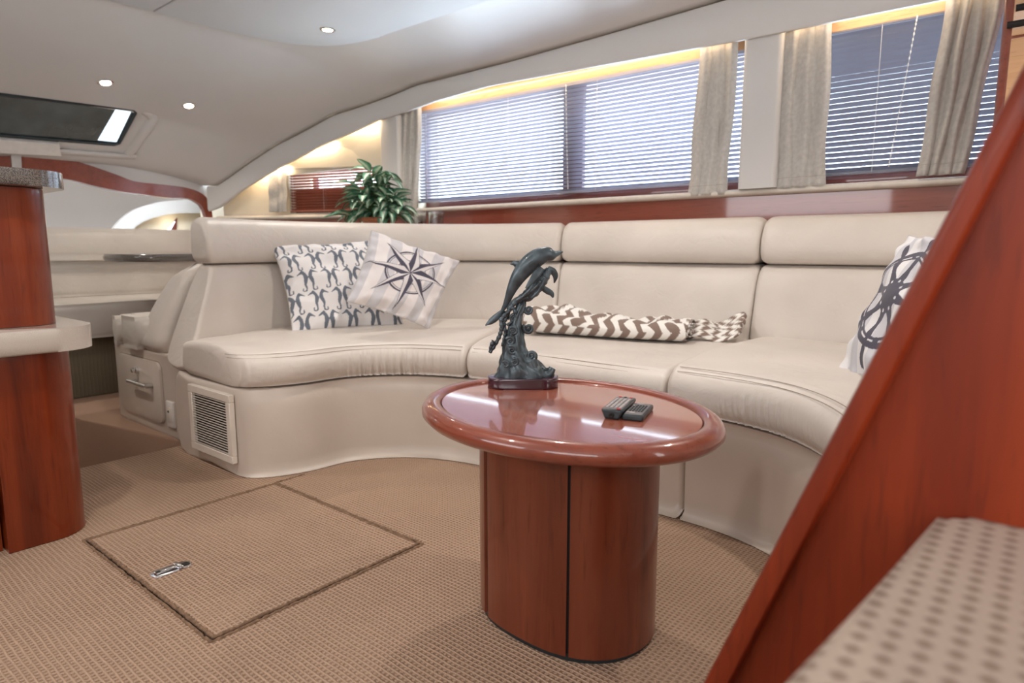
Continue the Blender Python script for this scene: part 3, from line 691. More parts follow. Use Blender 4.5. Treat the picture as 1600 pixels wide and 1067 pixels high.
dt = thing('dinette_table', 'dark granite dinette table edge showing beyond the end of the sofa', 'table', (-4.1, 2.05, 0))
ta = atz(145, 400, 0.80); 
pl = [(-4.1 + 0.30 * math.cos(a), 2.1 + 0.62 * math.sin(a)) for a in np.linspace(0, 2 * PI, 40)[:-1]]
mesh('table_top', *prism(rrect(-4.38, 1.42, -3.85, 2.55, 0.16, 8), 0.802, 0.845, 0.018, 4), M['granite'], dt)
mesh('leg', *tube([(-4.1, 2.2, 0.001), (-4.1, 2.2, 0.80)], 0.045, 16), M['steel'], dt)

#==================================================================== GALLEY CABINET (left foreground)
gc = thing('galley_cabinet', 'tall glossy cherry galley cabinet with rounded corner at the left edge', 'cabinet', (-2.7, 0.1, 0))
mesh('lower_body', *prism(rrect(-3.4, 0.445, -2.25, 0.665, 0.10, 10, (0, 1, 0, 0)), 0.002, 0.575), M['cherry'], gc, smooth=30)
mesh('door_panel', *prism(rrect(-3.4, -1.3, -2.262, 0.432, 0.003, 2), 0.10, 0.575, 0.003), M['cherry'], gc, smooth=30)
mesh('toe_kick', *bbox((-3.38, -1.3, 0.002), (-2.29, 0.44, 0.095)), M['cherry'], gc, smooth=0)
mesh('lower_counter', *prism(rrect(-3.45, -1.35, -2.20, 0.72, 0.12, 10, (0, 1, 1, 0)), 0.577, 0.645, 0.028, 5), M['stone'], gc, smooth=50)
mesh('upper_body', *prism(rrect(-3.2, -1.3, -2.32, 0.655, 0.09, 10, (0, 1, 1, 0)), 0.646, 1.048), M['cherry'], gc, smooth=30)
mesh('granite_top', *prism(rrect(-3.3, -1.35, -2.26, 0.70, 0.12, 10, (0, 1, 1, 0)), 1.05, 1.097, 0.021, 5), M['granite'], gc, smooth=50)

#==================================================================== FLOOR HATCH
hroot = thing('floor_hatch', 'square carpeted floor hatch with a chrome latch in the saloon sole', 'hatch', ((HX0 + HX1) / 2, (HY0 + HY1) / 2, 0))
g = 0.013
mesh('hatch_panel', *bbox((HX0 + g, HY0 + g, -0.05), (HX1 - g, HY1 - g, 0.002)), M['carpet'], hroot, smooth=0)
def ragged(P, r, seed):
    rr = random.Random(seed); out = []
    P = [np.array(p) for p in P]
    L = sum(np.linalg.norm(P[i + 1] - P[i]) for i in range(len(P) - 1)); n = int(L / 0.006)
    d = [0]; 
    for i in range(len(P) - 1): d.append(d[-1] + np.linalg.norm(P[i + 1] - P[i]))
    R = []
    for k in range(n + 1):
        s = L * k / n; p = np.array([np.interp(s, d, [q[j] for q in P]) for j in range(3)])
        out.append(p + np.array([rr.gauss(0, .0009), rr.gauss(0, .0009), rr.gauss(0, .0006)])); R.append(r * (0.75 + 0.5 * rr.random()))
    return tube(out, R, 6)
a, b, c, d = HX0 + g, HX1 - g, HY0 + g, HY1 - g
mesh('edge_binding', *ragged([(a, c, 0), (b, c, 0), (b, d, 0), (a, d, 0), (a, c, 0)], 0.0052, 1), M['binding'], hroot, smooth=180)
fb = mesh('trim_11', *ragged([(HX0, HY1 + .12, -.001), (HX0, HY0, -.001), (HX1, HY0, -.001), (HX1, HY1, -.001), (HX0, HY1, -.001)], 0.0048, 2), M['binding'], smooth=180); struct(fb)
struct(mesh('trim_12', *bbox((HX0, HY0, -0.09), (HX1, HY1, -0.061)), M['dark'], smooth=0))
L0, L1 = atz(236, 899, 0), atz(298, 884, 0); lc = (L0 + L1) / 2; lc = np.array([lc[0], lc[1], 0.003])
lat = mesh('latch_plate', *[x for x in prism([(lc[0] + q[0], lc[1] + q[1]) for q in rrect(-0.024, -0.052, 0.024, 0.052, 0.02, 6)], 0.001, 0.005, 0.0012)], M['chrome'], hroot)
mb = MB(); mb.add(*bbox((lc[0] - 0.009, lc[1] - 0.042, 0.005), (lc[0] + 0.009, lc[1] + 0.028, 0.010), 0.003, 2)); mb.add(*bbox((lc[0] - 0.021, lc[1] + 0.012, 0.005), (lc[0] + 0.021, lc[1] + 0.027, 0.011), 0.003, 2))
mb.out('latch_handle', M['chrome'], lat)
mesh('latch_slot', *bbox((lc[0] - 0.010, lc[1] + 0.030, 0.0045), (lc[0] + 0.010, lc[1] + 0.047, 0.0065), 0.001, 1), M['dark'], lat)
mesh('latch_slot', *bbox((lc[0] - 0.005, lc[1] - 0.039, 0.0095), (lc[0] + 0.005, lc[1] - 0.028, 0.0106), 0.0005, 1), M['dark'], lat)

#==================================================================== OVAL TABLE
TC = np.array([-0.82, 1.172]); TH = -0.14; TA, TB = 0.362, 0.290
tb = thing('oval_table', 'glossy red cherry oval coffee table with raised rim and panelled column', 'table', (TC[0], TC[1], 0))
def ell(a, b, n=72, c=TC, th=TH):
    return [(c[0] + a * math.cos(u) * math.cos(th) - b * math.sin(u) * math.sin(th), c[1] + a * math.cos(u) * math.sin(th) + b * math.sin(u) * math.cos(th)) for u in np.linspace(0, 2 * PI, n + 1)[:-1]]
rows = []
for (ins, z) in ((0.055, 0.492), (0.03, 0.486), (0.010, 0.491), (0.0, 0.502), (0.0, 0.513), (0.007, 0.524), (0.018, 0.530), (0.032, 0.5295), (0.041, 0.526), (0.044, 0.518)):
    rows.append([(p[0], p[1], z) for p in ell(TA - ins, TB - ins, 96)])
rows.append(rows[0]); rows = rows[:-1]
V, Fc = grid(rows, True); m_ = 96; n_ = len(rows)
Fc += [((n_ - 1) * m_ + k, (n_ - 1) * m_ + (k + 1) % m_, (k + 1) % m_, k) for k in range(m_)]
mesh('rim', V, Fc, M['cherry_x'], tb, smooth=60)
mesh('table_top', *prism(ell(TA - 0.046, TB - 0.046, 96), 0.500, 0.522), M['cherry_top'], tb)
# column: flattened oval with pointed-round ends, split in panels by dark grooves
CC = np.array([-0.840, 1.212])
def colpt(u, sc=1.0):
    a, b = 0.222 * sc, 0.162 * sc
    cu, su = math.cos(u), math.sin(u)
    e = 0.80
    x = a * math.copysign(abs(cu) ** e, cu); y = b * math.copysign(abs(su) ** 0.95, su)
    th = -0.05
    return (CC[0] + x * math.cos(th) - y * math.sin(th), CC[1] + x * math.sin(th) + y * math.cos(th))
mesh('column_core', *prism([colpt(u, 0.965) for u in np.linspace(0, 2 * PI, 65)[:-1]], 0.014, 0.5), M['dark'], tb)
mesh('plinth', *prism([colpt(u, 0.97) for u in np.linspace(0, 2 * PI, 65)[:-1]], 0.0, 0.016), M['black'], tb)
def angfor(px, py):
    p = atz(px, py, 0)[:2]; best = min(np.linspace(PI, 2 * PI, 721), key=lambda u: abs(math.atan2(colpt(u)[0], colpt(u)[1]) - math.atan2(p[0], p[1])))
    return best
def pxof(p):
    q = np.array([p[0], p[1], p[2]]) - O; lx = q[0] * CP + q[1] * SP; lf = -q[0] * SP + q[1] * CP
    c, s = math.cos(TILT), math.sin(TILT); return CX + F_PX * lx / (lf * c - q[2] * s)
gl = [min(np.linspace(3.9, 4.7, 400), key=lambda u: abs(pxof((*colpt(u), 0.2)) - 759)), min(np.linspace(PI * 1.3, PI * 1.9, 400), key=lambda u: abs(pxof((*colpt(u), 0.1)) - 887))]
cuts = [gl[0], gl[1], 2 * PI + 0.55, 2 * PI + 1.9, gl[0] + 2 * PI]
for k in range(4):
    u0, u1 = cuts[k], cuts[k + 1]; g0 = 0.05 if k == 0 else 0.016; g1 = 0.05 if k == 3 else 0.016
    us = np.linspace(u0 + g0, u1 - g1, 34)
    poly = [colpt(u) for u in us] + [colpt(u, 0.965) for u in us[::-1]]
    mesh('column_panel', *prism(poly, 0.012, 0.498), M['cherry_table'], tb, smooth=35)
tp = aty(958, 728, colpt(gl[1])[1])

#==================================================================== STAIR (right foreground)
YS = 0.75
st = thing('companionway_stair', 'cherry panelled stair side with a carpeted tread in the right foreground', 'stairs', (0.1, YS, 0))
def sy_(px, py, y=YS): return aty(px, py, y)
p0, p1 = sy_(1098, 1067, YS - .008), sy_(1600, 99, YS - .008); sl = (p1[0] - p0[0]) / (p1[2] - p0[2])
def xs_(z): return p0[0] + (z - p0[2]) * sl
q0, q1 = sy_(1142, 1067, YS - .018), sy_(1544, 300, YS - .018); s2 = (q1[0] - q0[0]) / (q1[2] - q0[2])
def xi_(z): return q0[0] + (z - q0[2]) * s2
ZT = 1.75
out = [(xs_(0), 0), (0.75, 0), (0.75, ZT), (xs_(ZT), ZT)]
def ywall(poly, y0, y1, name, mat, parent, r=0.0):
    return face_y([(p[0], p[1]) for p in poly], y0, y1, name, mat, parent, r)
ywall([(xi_(0.001) - 0.01, 0.001), (0.75, 0.001), (0.75, ZT), (xi_(ZT) - 0.01, ZT)], YS + 0.010, YS + 0.03, 'side_panel', M['cherry_stair'], st)
V = []; n_ = 24
ed = []
for z in (0.001, ZT): pass
sec = [(0.0, 0.006), (0.0, 0.030), (0.006, 0.036), (0.5, 0.036), (1.0, 0.036), (1.0, 0.0), (1.0, -0.016), (0.9, -0.022), (0.5, -0.024), (0.15, -0.020), (0.03, -0.008)]
rows = [[(xs_(z) + (xi_(z) - xs_(z)) * a_, YS + b_, z) for a_, b_ in sec] for z in np.linspace(0.001, ZT, 14)]
V, Fc = grid(rows, True); m_ = len(sec); Fc += [tuple(range(m_))[::-1], tuple(range(len(V) - m_, len(V)))]
mesh('side_rail', V, Fc, M['cherry_stair'], st, smooth=50)
tc_ = sy_(1480, 805); zt = tc_[2]
tl = atz(1220, 1067, zt); dirn = (tl - tc_)[:2]; dirn = dirn / np.linalg.norm(dirn)
near = tc_[:2] + dirn * 0.62
rt = 0.02
c0 = np.array([tc_[0] - 0.004, YS + 0.009]); RR = 0.022
e1 = dirn; e2 = np.array([1.0, 0.0]); a_ = c0 + e1 * RR; b_ = c0 + e2 * RR
corner = [tuple((1 - t) ** 2 * b_ + 2 * t * (1 - t) * c0 + t * t * a_) for t in np.linspace(0, 1, 8)]
poly = corner + [tuple(near), (0.65, near[1]), (0.65, YS + 0.009)]
mesh('tread', *prism(poly, zt - 0.045, zt, 0.012, 4), M['tread'], st, smooth=50)
mesh('riser', *prism([(p[0] + 0.03, p[1]) if p[0] < 0.3 else p for p in poly], 0.3, zt - 0.046), M['tread'], st, smooth=50)

#==================================================================== TALL LOCKER AT FAR RIGHT
lk = thing('wall_locker', 'tall honey coloured wooden locker with dark slots at the top right', 'locker', (0.1, 2.9, 1.03))
yl = 2.80
lp = aty(1563, 60, yl); xl = lp[0]
mesh('body', *prism(rrect(xl, yl, 0.9, 3.14, 0.035, 6, (0, 0, 0, 1)), 1.03, 2.03), M['cherry_x'], lk)
da = aty(1580, 60, yl); 
mesh('door', *bbox((da[0], yl - 0.012, 1.06), (0.6, yl + 0.001, aty(1590, 60, yl)[2]), 0.003), M['honey'], lk)
mesh('upper_panel', *bbox((da[0], yl - 0.010, aty(1590, 56, yl)[2]), (0.6, yl + 0.001, 2.02), 0.003), M['honey'], lk)
for (pa, pb) in (((1574, 41), (1620, 24)), ((1588, 14), (1630, -4))):
    A_, B_ = aty(*pa, yl), aty(*pb, yl); zc_ = A_[2]
    mesh('air_slot', *tube([(A_[0], yl - 0.010, zc_), (A_[0] + 0.14, yl - 0.010, zc_)], 0.011, 10), M['dark'], lk)

#==================================================================== BLINDS
def blind(label, x0, x1, zb, zt, n, tiltang, zoff, wand=None, sag=0.0, group='slatted window blinds', ztf=None, mat=None):
    sm_ = mat or M['slat']
    xm = (x0 + x1) / 2; slope_dir = None
    p0 = np.array([x0, yw(x0) + 0.045, 0]); p1 = np.array([x1, yw(x1) + 0.045, 0]); d_ = (p1 - p0); L = np.linalg.norm(d_[:2]); ux = d_ / L; uy = np.array([-ux[1], ux[0], 0])
    root = thing('window_blind', label, 'blind', (xm, (p0[1] + p1[1]) / 2, zb), group)
    mesh('head_rail', frame_map(bbox((0, -0.014, 0), (L, 0.014, 0.022), 0.002, 1)[0], p0 + UP * (zt - 0.004), ux, uy, UP), bbox((0, -0.014, 0), (L, 0.014, 0.022), 0.002, 1)[1], sm_, root)
    mesh('bottom_rail', frame_map(bbox((0, -0.012, 0), (L, 0.012, 0.012), 0.002, 1)[0], p0 + UP * (zb - 0.006), ux, uy, UP), bbox((0, -0.012, 0), (L, 0.012, 0.012), 0.002, 1)[1], sm_, root)
    first = None
    for k in range(n):
        z = zb + 0.014 + (zt - zb - 0.02) * k / (n - 1)
        if first is None:
            w2 = 0.0125; V = []
            prof = [(-w2, 0), (-w2 / 2, 0.0013), (0, 0.0018), (w2 / 2, 0.0013), (w2, 0), (w2 / 2, 0.0009), (0, 0.0013), (-w2 / 2, 0.0009)]
            ca, sa = math.cos(tiltang), math.sin(tiltang)
            prof = [(a * ca - b * sa, a * sa + b * ca) for a, b in prof]
            rows = [[p0 + ux * (L * s) + uy * a + UP * b for a, b in prof] for s in (0.002, 0.25, 0.5, 0.75, 0.998)]
            V, Fc = grid(rows, True); Fc += [tuple(range(8))[::-1], tuple(range(32, 40))]
            first = mesh('slat', V, Fc, sm_, root, smooth=50); first.location.z = z; o = first
        else:
            o = first.copy(); C.objects.link(o); o.location.z = z
    for s in (0.04, 0.36, 0.64, 0.96):
        for dy_ in (-0.0135, 0.0135):
            mesh('ladder_cord', *tube([p0 + ux * L * s + uy * dy_ + UP * zb, p0 + ux * L * s + uy * dy_ + UP * zt], 0.0009, 5), M['whiteplastic'], root)
    if wand is not None:
        P = curve([p0 + ux * (L * wand[0]) - uy * 0.02 + UP * zt, p0 + ux * (L * (wand[0] + wand[1]) / 2 + 0) - uy * 0.022 + UP * (zt + zb) / 2, p0 + ux * (L * wand[1]) - uy * 0.02 + UP * (zb + 0.02)], 14)
        mb = MB()
        for p in P: mb.add(*[lathe([(0.0006, -0.0065), (0.0028, -0.003), (0.0028, 0.003), (0.0006, 0.0065)], p, 6)][0])
        mb.add(*tube(P, 0.0008, 5)); mb.out('bead_chain', M['whiteplastic'], root)
    return root
b2 = blind('long lavender slatted blind, half open, on the large middle window', W2[0], W2[1], 1.20, 1.790, 27, math.radians(-36), 0, (0.55, 0.56))
b3 = blind('darker lavender slatted blind, nearly closed, on the right window', W3[0], W3[1], 1.20, 1.795, 26, math.radians(-50), 0, (0.475, 0.42), mat=M['slat_dark'])
b1 = blind('small reddish lit slatted blind on the low forward window', W1[0], W1[1], 1.165, 1.46, 14, math.radians(-36), 0, mat=M['slat_red_glow'])

#==================================================================== CURTAINS
def curtain(label, top, bot, folds, name='curtain', y=-0.035, hem=True, amp=0.016, seed=0):
    """top, bot: pairs of sight points giving the spread of the cloth at rod and hem"""
    T0, T1 = atw(*top[0], off=y), atw(*top[1], off=y); B0, B1 = atw(*bot[0], off=y), atw(*bot[1], off=y)
    rr = random.Random(seed); nu = folds * 16 + 1; nv = 50; rows = []
    zt, zb = (T0[2] + T1[2]) / 2 + 0.05, (B0[2] + B1[2]) / 2
    for j in range(nv):
        v = j / (nv - 1); z = zt + (zb - zt) * v; row = []
        vv = v ** 1.25
        xa = T0[0] + (B0[0] - T0[0]) * vv; xb = T1[0] + (B1[0] - T1[0]) * vv
        for i in range(nu):
            u = i / (nu - 1); ph = (u * folds) % 1.0; fi = int(min(u * folds, folds - 1e-6))
            # knife pleats: ramp out, sharp return
            pl = (ph / 0.72) if ph < 0.72 else (1 - (ph - 0.72) / 0.28)
            pl = pl * pl * (3 - 2 * pl)
            cx = xa + (xb - xa) * u + 0.004 * math.sin(v * 9 + fi * 2.1)
            cy = yw(cx) + y - amp * (pl - 0.5) * (1 + 0.25 * math.sin(fi * 3 + seed)) + 0.004 * math.sin(v * 14 + fi * 1.7 + seed) * v
            row.append((cx, cy, z))
        rows.append(row)
    V, Fc = grid(rows)
    root = thing(name, label, 'curtain', ((B0[0] + B1[0]) / 2, yw(B0[0]) + y, zb), 'linen window curtains')
    o = mesh('cloth', V, Fc, M['linen'], root, smooth=60); md = o.modifiers.new('s', 'SOLIDIFY'); md.thickness = 0.003
    hm = rows[-4]; hp_ = [(p[0], p[1] - 0.0035, p[2]) for p in hm]
    mesh('hem_stitch', *tube(hp_, 0.0012, 5), M['stitch'], root)
    return root
curtain('narrow pleated linen curtain just right of the plant', ((627, 178), (658, 172)), ((622, 338), (650, 335)), 3, seed=1)
curtain('pleated linen curtain at the right end of the large middle window', ((1093, 72), (1154, 64)), ((1073, 305), (1134, 305)), 3, seed=2)
curtain('pleated linen curtain at the left side of the right window', ((1223, 48), (1300, 36)), ((1213, 293), (1288, 292)), 3, seed=3)
curtain('widest pleated linen curtain, swept left at its hem, beside the locker', ((1478, -2), (1572, -14)), ((1430, 275), (1505, 272)), 4, seed=4, amp=0.022)
curtain('tiny short linen curtain at the forward end of the low window', ((420, 277), (447, 275)), ((420, 332), (447, 330)), 2, seed=5, amp=0.01)

# fabric valance over the low forward window (triangular cream board)
vt = [atw(423, 264, -0.02), atw(500, 232, -0.02), atw(560, 205, -0.02), atw(592, 191, -0.02), atw(600, 258, -0.02), atw(520, 266, -0.02), atw(423, 277, -0.02)]
slab([p + UP * 0 for p in vt], (0, 0.012, 0), 'trim_13', M['creamwall'], None, 0)['kind'] = 'structure'

# warm strip lights hidden behind the beam (real lamps of the boat)
for (xa, xb, e) in ((-3.35, -1.25, 2.3), (-0.98, 0.3, 1.3), (-4.1, -3.75, 1.0), (-4.5, -4.15, 1.0), (-4.85, -4.55, 0.8)):
    xm = (xa + xb) / 2; L = math.hypot(xb - xa, yw(xb) - yw(xa)); zz = (zlow(xa) + zlow(xb)) / 2 + 0.07
    o = area('strip_light', (xm, yw(xm) - 0.055, min(zz, zseam(xm) - 0.01)), (math.radians(25), 0, math.atan2(yw(xb) - yw(xa), xb - xa)), L, 0.012, e, (1.0, 0.76, 0.5))
# lamp in the forward cabin recess
l = bpy.data.lights.new('forward_lamp', 'POINT'); l.energy = 0.3; l.color = (1, .85, .62); l.shadow_soft_size = 0.05
o = bpy.data.objects.new('forward_lamp', l); C.objects.link(o); o.location = tuple(atx(270, 350, XB - 0.02) + UP * 0.02)
l = bpy.data.lights.new('forward_cabin_fill', 'POINT'); l.energy = 6; l.color = (1, .95, .9); l.shadow_soft_size = 0.15  # unseen point light added to brighten the forward cabin liner
o = bpy.data.objects.new('forward_cabin_fill', l); C.objects.link(o); o.location = (-6.0, 0.9, 1.7)

#==================================================================== CEILING LAMPS
def onceil(px, py):
    lo, hi = 0.5, 8
    for _ in range(40):
        m = (lo + hi) / 2; p = O + ray(px, py) * m
        if p[2] < ceil_z(p[0], p[1]) - (0.027 if p[0] > PX else 0): lo = m
        else: hi = m
    return p
def downlight(px, py, label, power):
    p = onceil(px, py); e = 0.02
    gx = (ceil_z(p[0] + e, p[1]) - ceil_z(p[0] - e, p[1])) / (2 * e) if p[0] < PX else 0
    n = np.array([gx, 0, -1.0]); n /= np.linalg.norm(n); t1 = np.array([0, 1.0, 0]); t2 = np.cross(n, t1)
    root = thing('ceiling_spotlight', label, 'spotlight', p, 'recessed ceiling spotlights')
    V, Fc = lathe([(0.042, -0.001), (0.043, 0.003), (0.036, 0.007), (0.029, 0.004), (0.028, -0.004)], (0, 0, 0), 28)
    mesh('ring', frame_map(V, p, t2, t1, n), Fc, M['chrome'], root, smooth=50)
    V, Fc = lathe([(0.027, 0.003), (0.024, 0.006), (0.010, 0.009), (0.004, 0.0095)], (0, 0, 0), 20)
    mesh('bulb', frame_map(V, p, t2, t1, n), Fc, M['bulb'], root, smooth=60)
    l = bpy.data.lights.new('spot_glow', 'SPOT'); l.energy = power; l.color = (1, 0.92, 0.84); l.spot_size = math.radians(130); l.spot_blend = 0.9; l.shadow_soft_size = 0.03
    o = bpy.data.objects.new('spot_glow', l); C.objects.link(o); o.location = tuple(p + n * 0.03)
downlight(512, 46, 'ceiling spotlight in the flat central panel, nearest of the three', 20)
downlight(165, 129, 'left ceiling spotlight on the sloping headliner above the hatch', 9)
downlight(295, 165, 'ceiling spotlight farthest right on the sloping headliner', 9)
for (x, y) in ((-1.6, 0.3), (-1.6, 2.0), (-0.2, 2.0), (-3.2, 0.3)):       # the saloon's other spotlights, above the frame
    l = bpy.data.lights.new('spot_glow', 'SPOT'); l.energy = 22; l.color = (1, 0.92, 0.84); l.spot_size = math.radians(130); l.spot_blend = 0.9; l.shadow_soft_size = 0.03
    o = bpy.data.objects.new('spot_glow', l); C.objects.link(o); o.location = (x, y, 2.06)
#SMALL
#==================================================================== THINGS ON THE SOFA
def atf(px, py, f):                     # point on a sight line at level distance f
    d = ray(px, py); lf = -d[0] * SP + d[1] * CP; return O + d * f / lf
def capsdf(X, Y, pts, rad):
    D = np.full(X.shape, 9.0)
    for (a, b, ra, rb) in zip(pts[:-1], pts[1:], rad[:-1], rad[1:]):
        dx, dy = b[0] - a[0], b[1] - a[1]; t = np.clip(((X - a[0]) * dx + (Y - a[1]) * dy) / (dx * dx + dy * dy + 1e-9), 0, 1)
        D = np.minimum(D, np.hypot(X - a[0] - t * dx, Y - a[1] - t * dy) - (ra + (rb - ra) * t))
    return D
SHP = [(-0.30, 0.30), (-0.14, 0.38), (-0.02, 0.42), (0.08, 0.30), (0.12, 0.12), (0.06, -0.05), (0.02, -0.18), (0.06, -0.32), (0.05, -0.44), (-0.06, -0.50), (-0.15, -0.44), (-0.13, -0.37)]
SHR = [0.018, 0.045, 0.08, 0.08, 0.108, 0.092, 0.06, 0.042, 0.036, 0.032, 0.028, 0.03]
GREY = np.array([0.155, 0.175, 0.21]); WHT = np.array([0.80, 0.77, 0.76])
def seahorses(u, v):
    col = np.ones(u.shape + (3,)) * WHT; m = np.zeros(u.shape, bool)
    W_, H_ = 0.214, 0.232
    X0, Y0 = u * 1.02, v
    row = np.floor(Y0 / H_ + 0.35); y = (Y0 / H_ + 0.35) - row - 0.5
    xx = X0 / W_ + 0.28 * (row % 3); x = xx - np.floor(xx) - 0.5
    for sgn, cx in ((1, -0.185), (-1, 0.185)):
        m |= capsdf((x - cx) * sgn * 1.25, y, SHP, SHR) < 0
    col[m] = GREY; return col
def compass(u, v):
    b = (np.floor(u * 8.2 + 0.4) % 2) < 1
    col = np.where(b[..., None], np.array([0.60, 0.58, 0.60]), np.array([0.78, 0.73, 0.72]))
    dk = np.array([0.075, 0.07, 0.10]); lt = np.array([0.70, 0.66, 0.66])
    x, y = u - 0.49, v - 0.52; r = np.hypot(x, y)
    for R_, w_ in ((0.288, 0.009), (0.266, 0.003), (0.165, 0.004), (0.147, 0.0035), (0.125, 0.003)):
        col[np.abs(r - R_) < w_] = dk
    for off in (PI / 4, 0):
        a = np.arctan2(y, x) + off; k = np.round(a / (PI / 2)); da = a - k * PI / 2
        al = r * np.cos(da); ac = r * np.sin(da); R_ = 0.50 if off == 0 else 0.48; r0 = 0.10
        hw = np.where(al < r0, al * 0.62, (R_ - al) * (r0 * 0.62) / (R_ - r0)); ins = (np.abs(ac) < hw) & (al > 0) & (al < R_)
        edge = ins & (np.abs(ac) > hw - 0.005)
        col[ins & (ac > 0)] = dk; col[ins & (ac <= 0)] = lt; col[edge] = dk
    return col
def wheel(u, v):
    b = ((np.floor(u * 7 + 0.2) % 2) < 1)
    col = np.where(b[..., None], np.array([0.74, 0.72, 0.72]), np.array([0.58, 0.57, 0.60]))
    dk = np.array([0.085, 0.08, 0.105]); x, y = (u - 0.42), v - 0.51; r = np.hypot(x, y); m = np.abs(r - 0.315) < 0.035
    m &= ~(np.abs(r - 0.305) < 0.006) | (np.abs(((np.arctan2(y, x) / (PI / 4)) % 1) - 0.0) < 0.22)
    m |= r < 0.12; a = np.arctan2(y, x) + PI / 8 * 0.6; k = np.round(a / (PI / 4)); da = a - k * PI / 4; al = r * np.cos(da); ac = np.abs(r * np.sin(da))
    hw = np.where(al < 0.30, 0.020 + 0.022 * np.abs(np.sin((al - 0.1) * PI / 0.2)) * 0 + 0.018 * (np.abs(al - 0.2) / 0.1).clip(0, 1), 0.018 + 0.014 * np.sin(((al - 0.35) / 0.12).clip(0, 1) * PI))
    m |= (ac < hw) & (al < 0.465) & (al > 0)
    holes = (np.abs(al - 0.105) < 0.010) & (ac < 0.010); m &= ~holes
    col[m] = dk; return col
def pillow(name, label, corners, T, fn, n=150, seed=0, group=None, tri=False):
    """corners TL TR BR BL (3-D); stuffed, slightly slumped square cushion"""
    TL, TR, BR, BL = [np.array(c, float) for c in corners]
    rr = random.Random(seed); us = np.linspace(0, 1, n + 1); U_, V_ = np.meshgrid(us, us)
    a, b = U_ * 2 - 1, V_ * 2 - 1
    pu = (a + 0.0) * (1 - 0.065 * (1 - b ** 2)); pv = b * (1 - 0.065 * (1 - a ** 2))   # sides drawn in, corners stay out
    uu, vv_ = (pu + 1) / 2, (pv + 1) / 2
    P = (BL[None, None] * ((1 - uu) * (1 - vv_))[..., None] + BR * (uu * (1 - vv_))[..., None] + TR * (uu * vv_)[..., None] + TL * ((1 - uu) * vv_)[..., None])
    nrm = np.cross(BR - BL, TL - BL); nrm /= np.linalg.norm(nrm)
    if nrm.dot(O - (TL + BR) / 2) < 0: nrm = -nrm
    th = T * (np.clip(1 - a ** 2, 0, 1) ** 0.5) * (np.clip(1 - b ** 2, 0, 1) ** 0.5)
    edge = np.clip(1 - np.minimum(1 - np.abs(a), 1 - np.abs(b)) / 0.35, 0, 1)
    wr = 0.011 * edge * (np.sin(a * 17 + seed) * np.sin(b * 3 + 1) + np.sin(b * 19 + seed * 2) * np.cos(a * 2.5)) + 0.006 * np.sin(a * 5 + b * 7 + seed) + 0.003 * np.sin(a * 3 - b * 13 + seed)
    wr *= np.clip(th / T * 3, 0, 1)
    front = P + nrm * (th + wr)[..., None]; back = P - nrm * (th * 0.75 + wr * 0.3)[..., None]
    cf = fn(U_, V_); cb = np.ones_like(cf) * WHT * 0.95
    m_ = n + 1; V = list(front.reshape(-1, 3)) + list(back.reshape(-1, 3)); N2 = m_ * m_
    idx = np.arange(N2).reshape(m_, m_); f1 = np.stack([idx[:-1, :-1], idx[:-1, 1:], idx[1:, 1:], idx[1:, :-1]], -1).reshape(-1, 4)
    # weld rims: back grid shares border vertices with the front
    bi = idx + N2; bi[0, :] = idx[0, :]; bi[-1, :] = idx[-1, :]; bi[:, 0] = idx[:, 0]; bi[:, -1] = idx[:, -1]
    f2 = np.stack([bi[:-1, :-1], bi[1:, :-1], bi[1:, 1:], bi[:-1, 1:]], -1).reshape(-1, 4)
    Fc = f1.tolist() + f2.tolist(); col = np.concatenate([cf.reshape(-1, 3), cb.reshape(-1, 3)])
    root = thing(name, label, 'pillow', (BL + BR) / 2, group)
    o = mesh('cover', V, Fc, M['print'], root, smooth=180, col=col)
    rim = [front[0, k] for k in range(0, m_, 6)] + [front[k, -1] for k in range(0, m_, 6)] + [front[-1, k] for k in range(n, -1, -6)] + [front[k, 0] for k in range(n, -1, -6)]
    mesh('piping', *tube(rim, 0.0022, 5), M['linen'], root, smooth=180)
    return root
pillow('throw_pillow', 'white square pillow printed with rows of grey seahorses, tucked behind the compass pillow', [atf(424, 384, 3.26), atf(592, 374, 3.50), atf(632, 510, 3.27), atf(457, 521, 3.00)], 0.075, seahorses, 230, 3, 'printed scatter pillows')
pillow('throw_pillow', 'striped pillow with a dark eight pointed compass star, propped in front of the seahorse pillow', [atf(580, 360, 3.10), atf(718, 408, 3.32), atf(670, 514, 3.06), atf(542, 471, 2.86)], 0.078, compass, 230, 5, 'printed scatter pillows')
pillow('throw_pillow', 'pillow printed with a dark ship steering wheel, half hidden by the stair side', [atf(1420, 368, 2.12), atf(1560, 372, 1.70), atf(1455, 632, 1.55), atf(1306, 590, 1.95)], 0.07, wheel, 230, 8, 'printed scatter pillows')

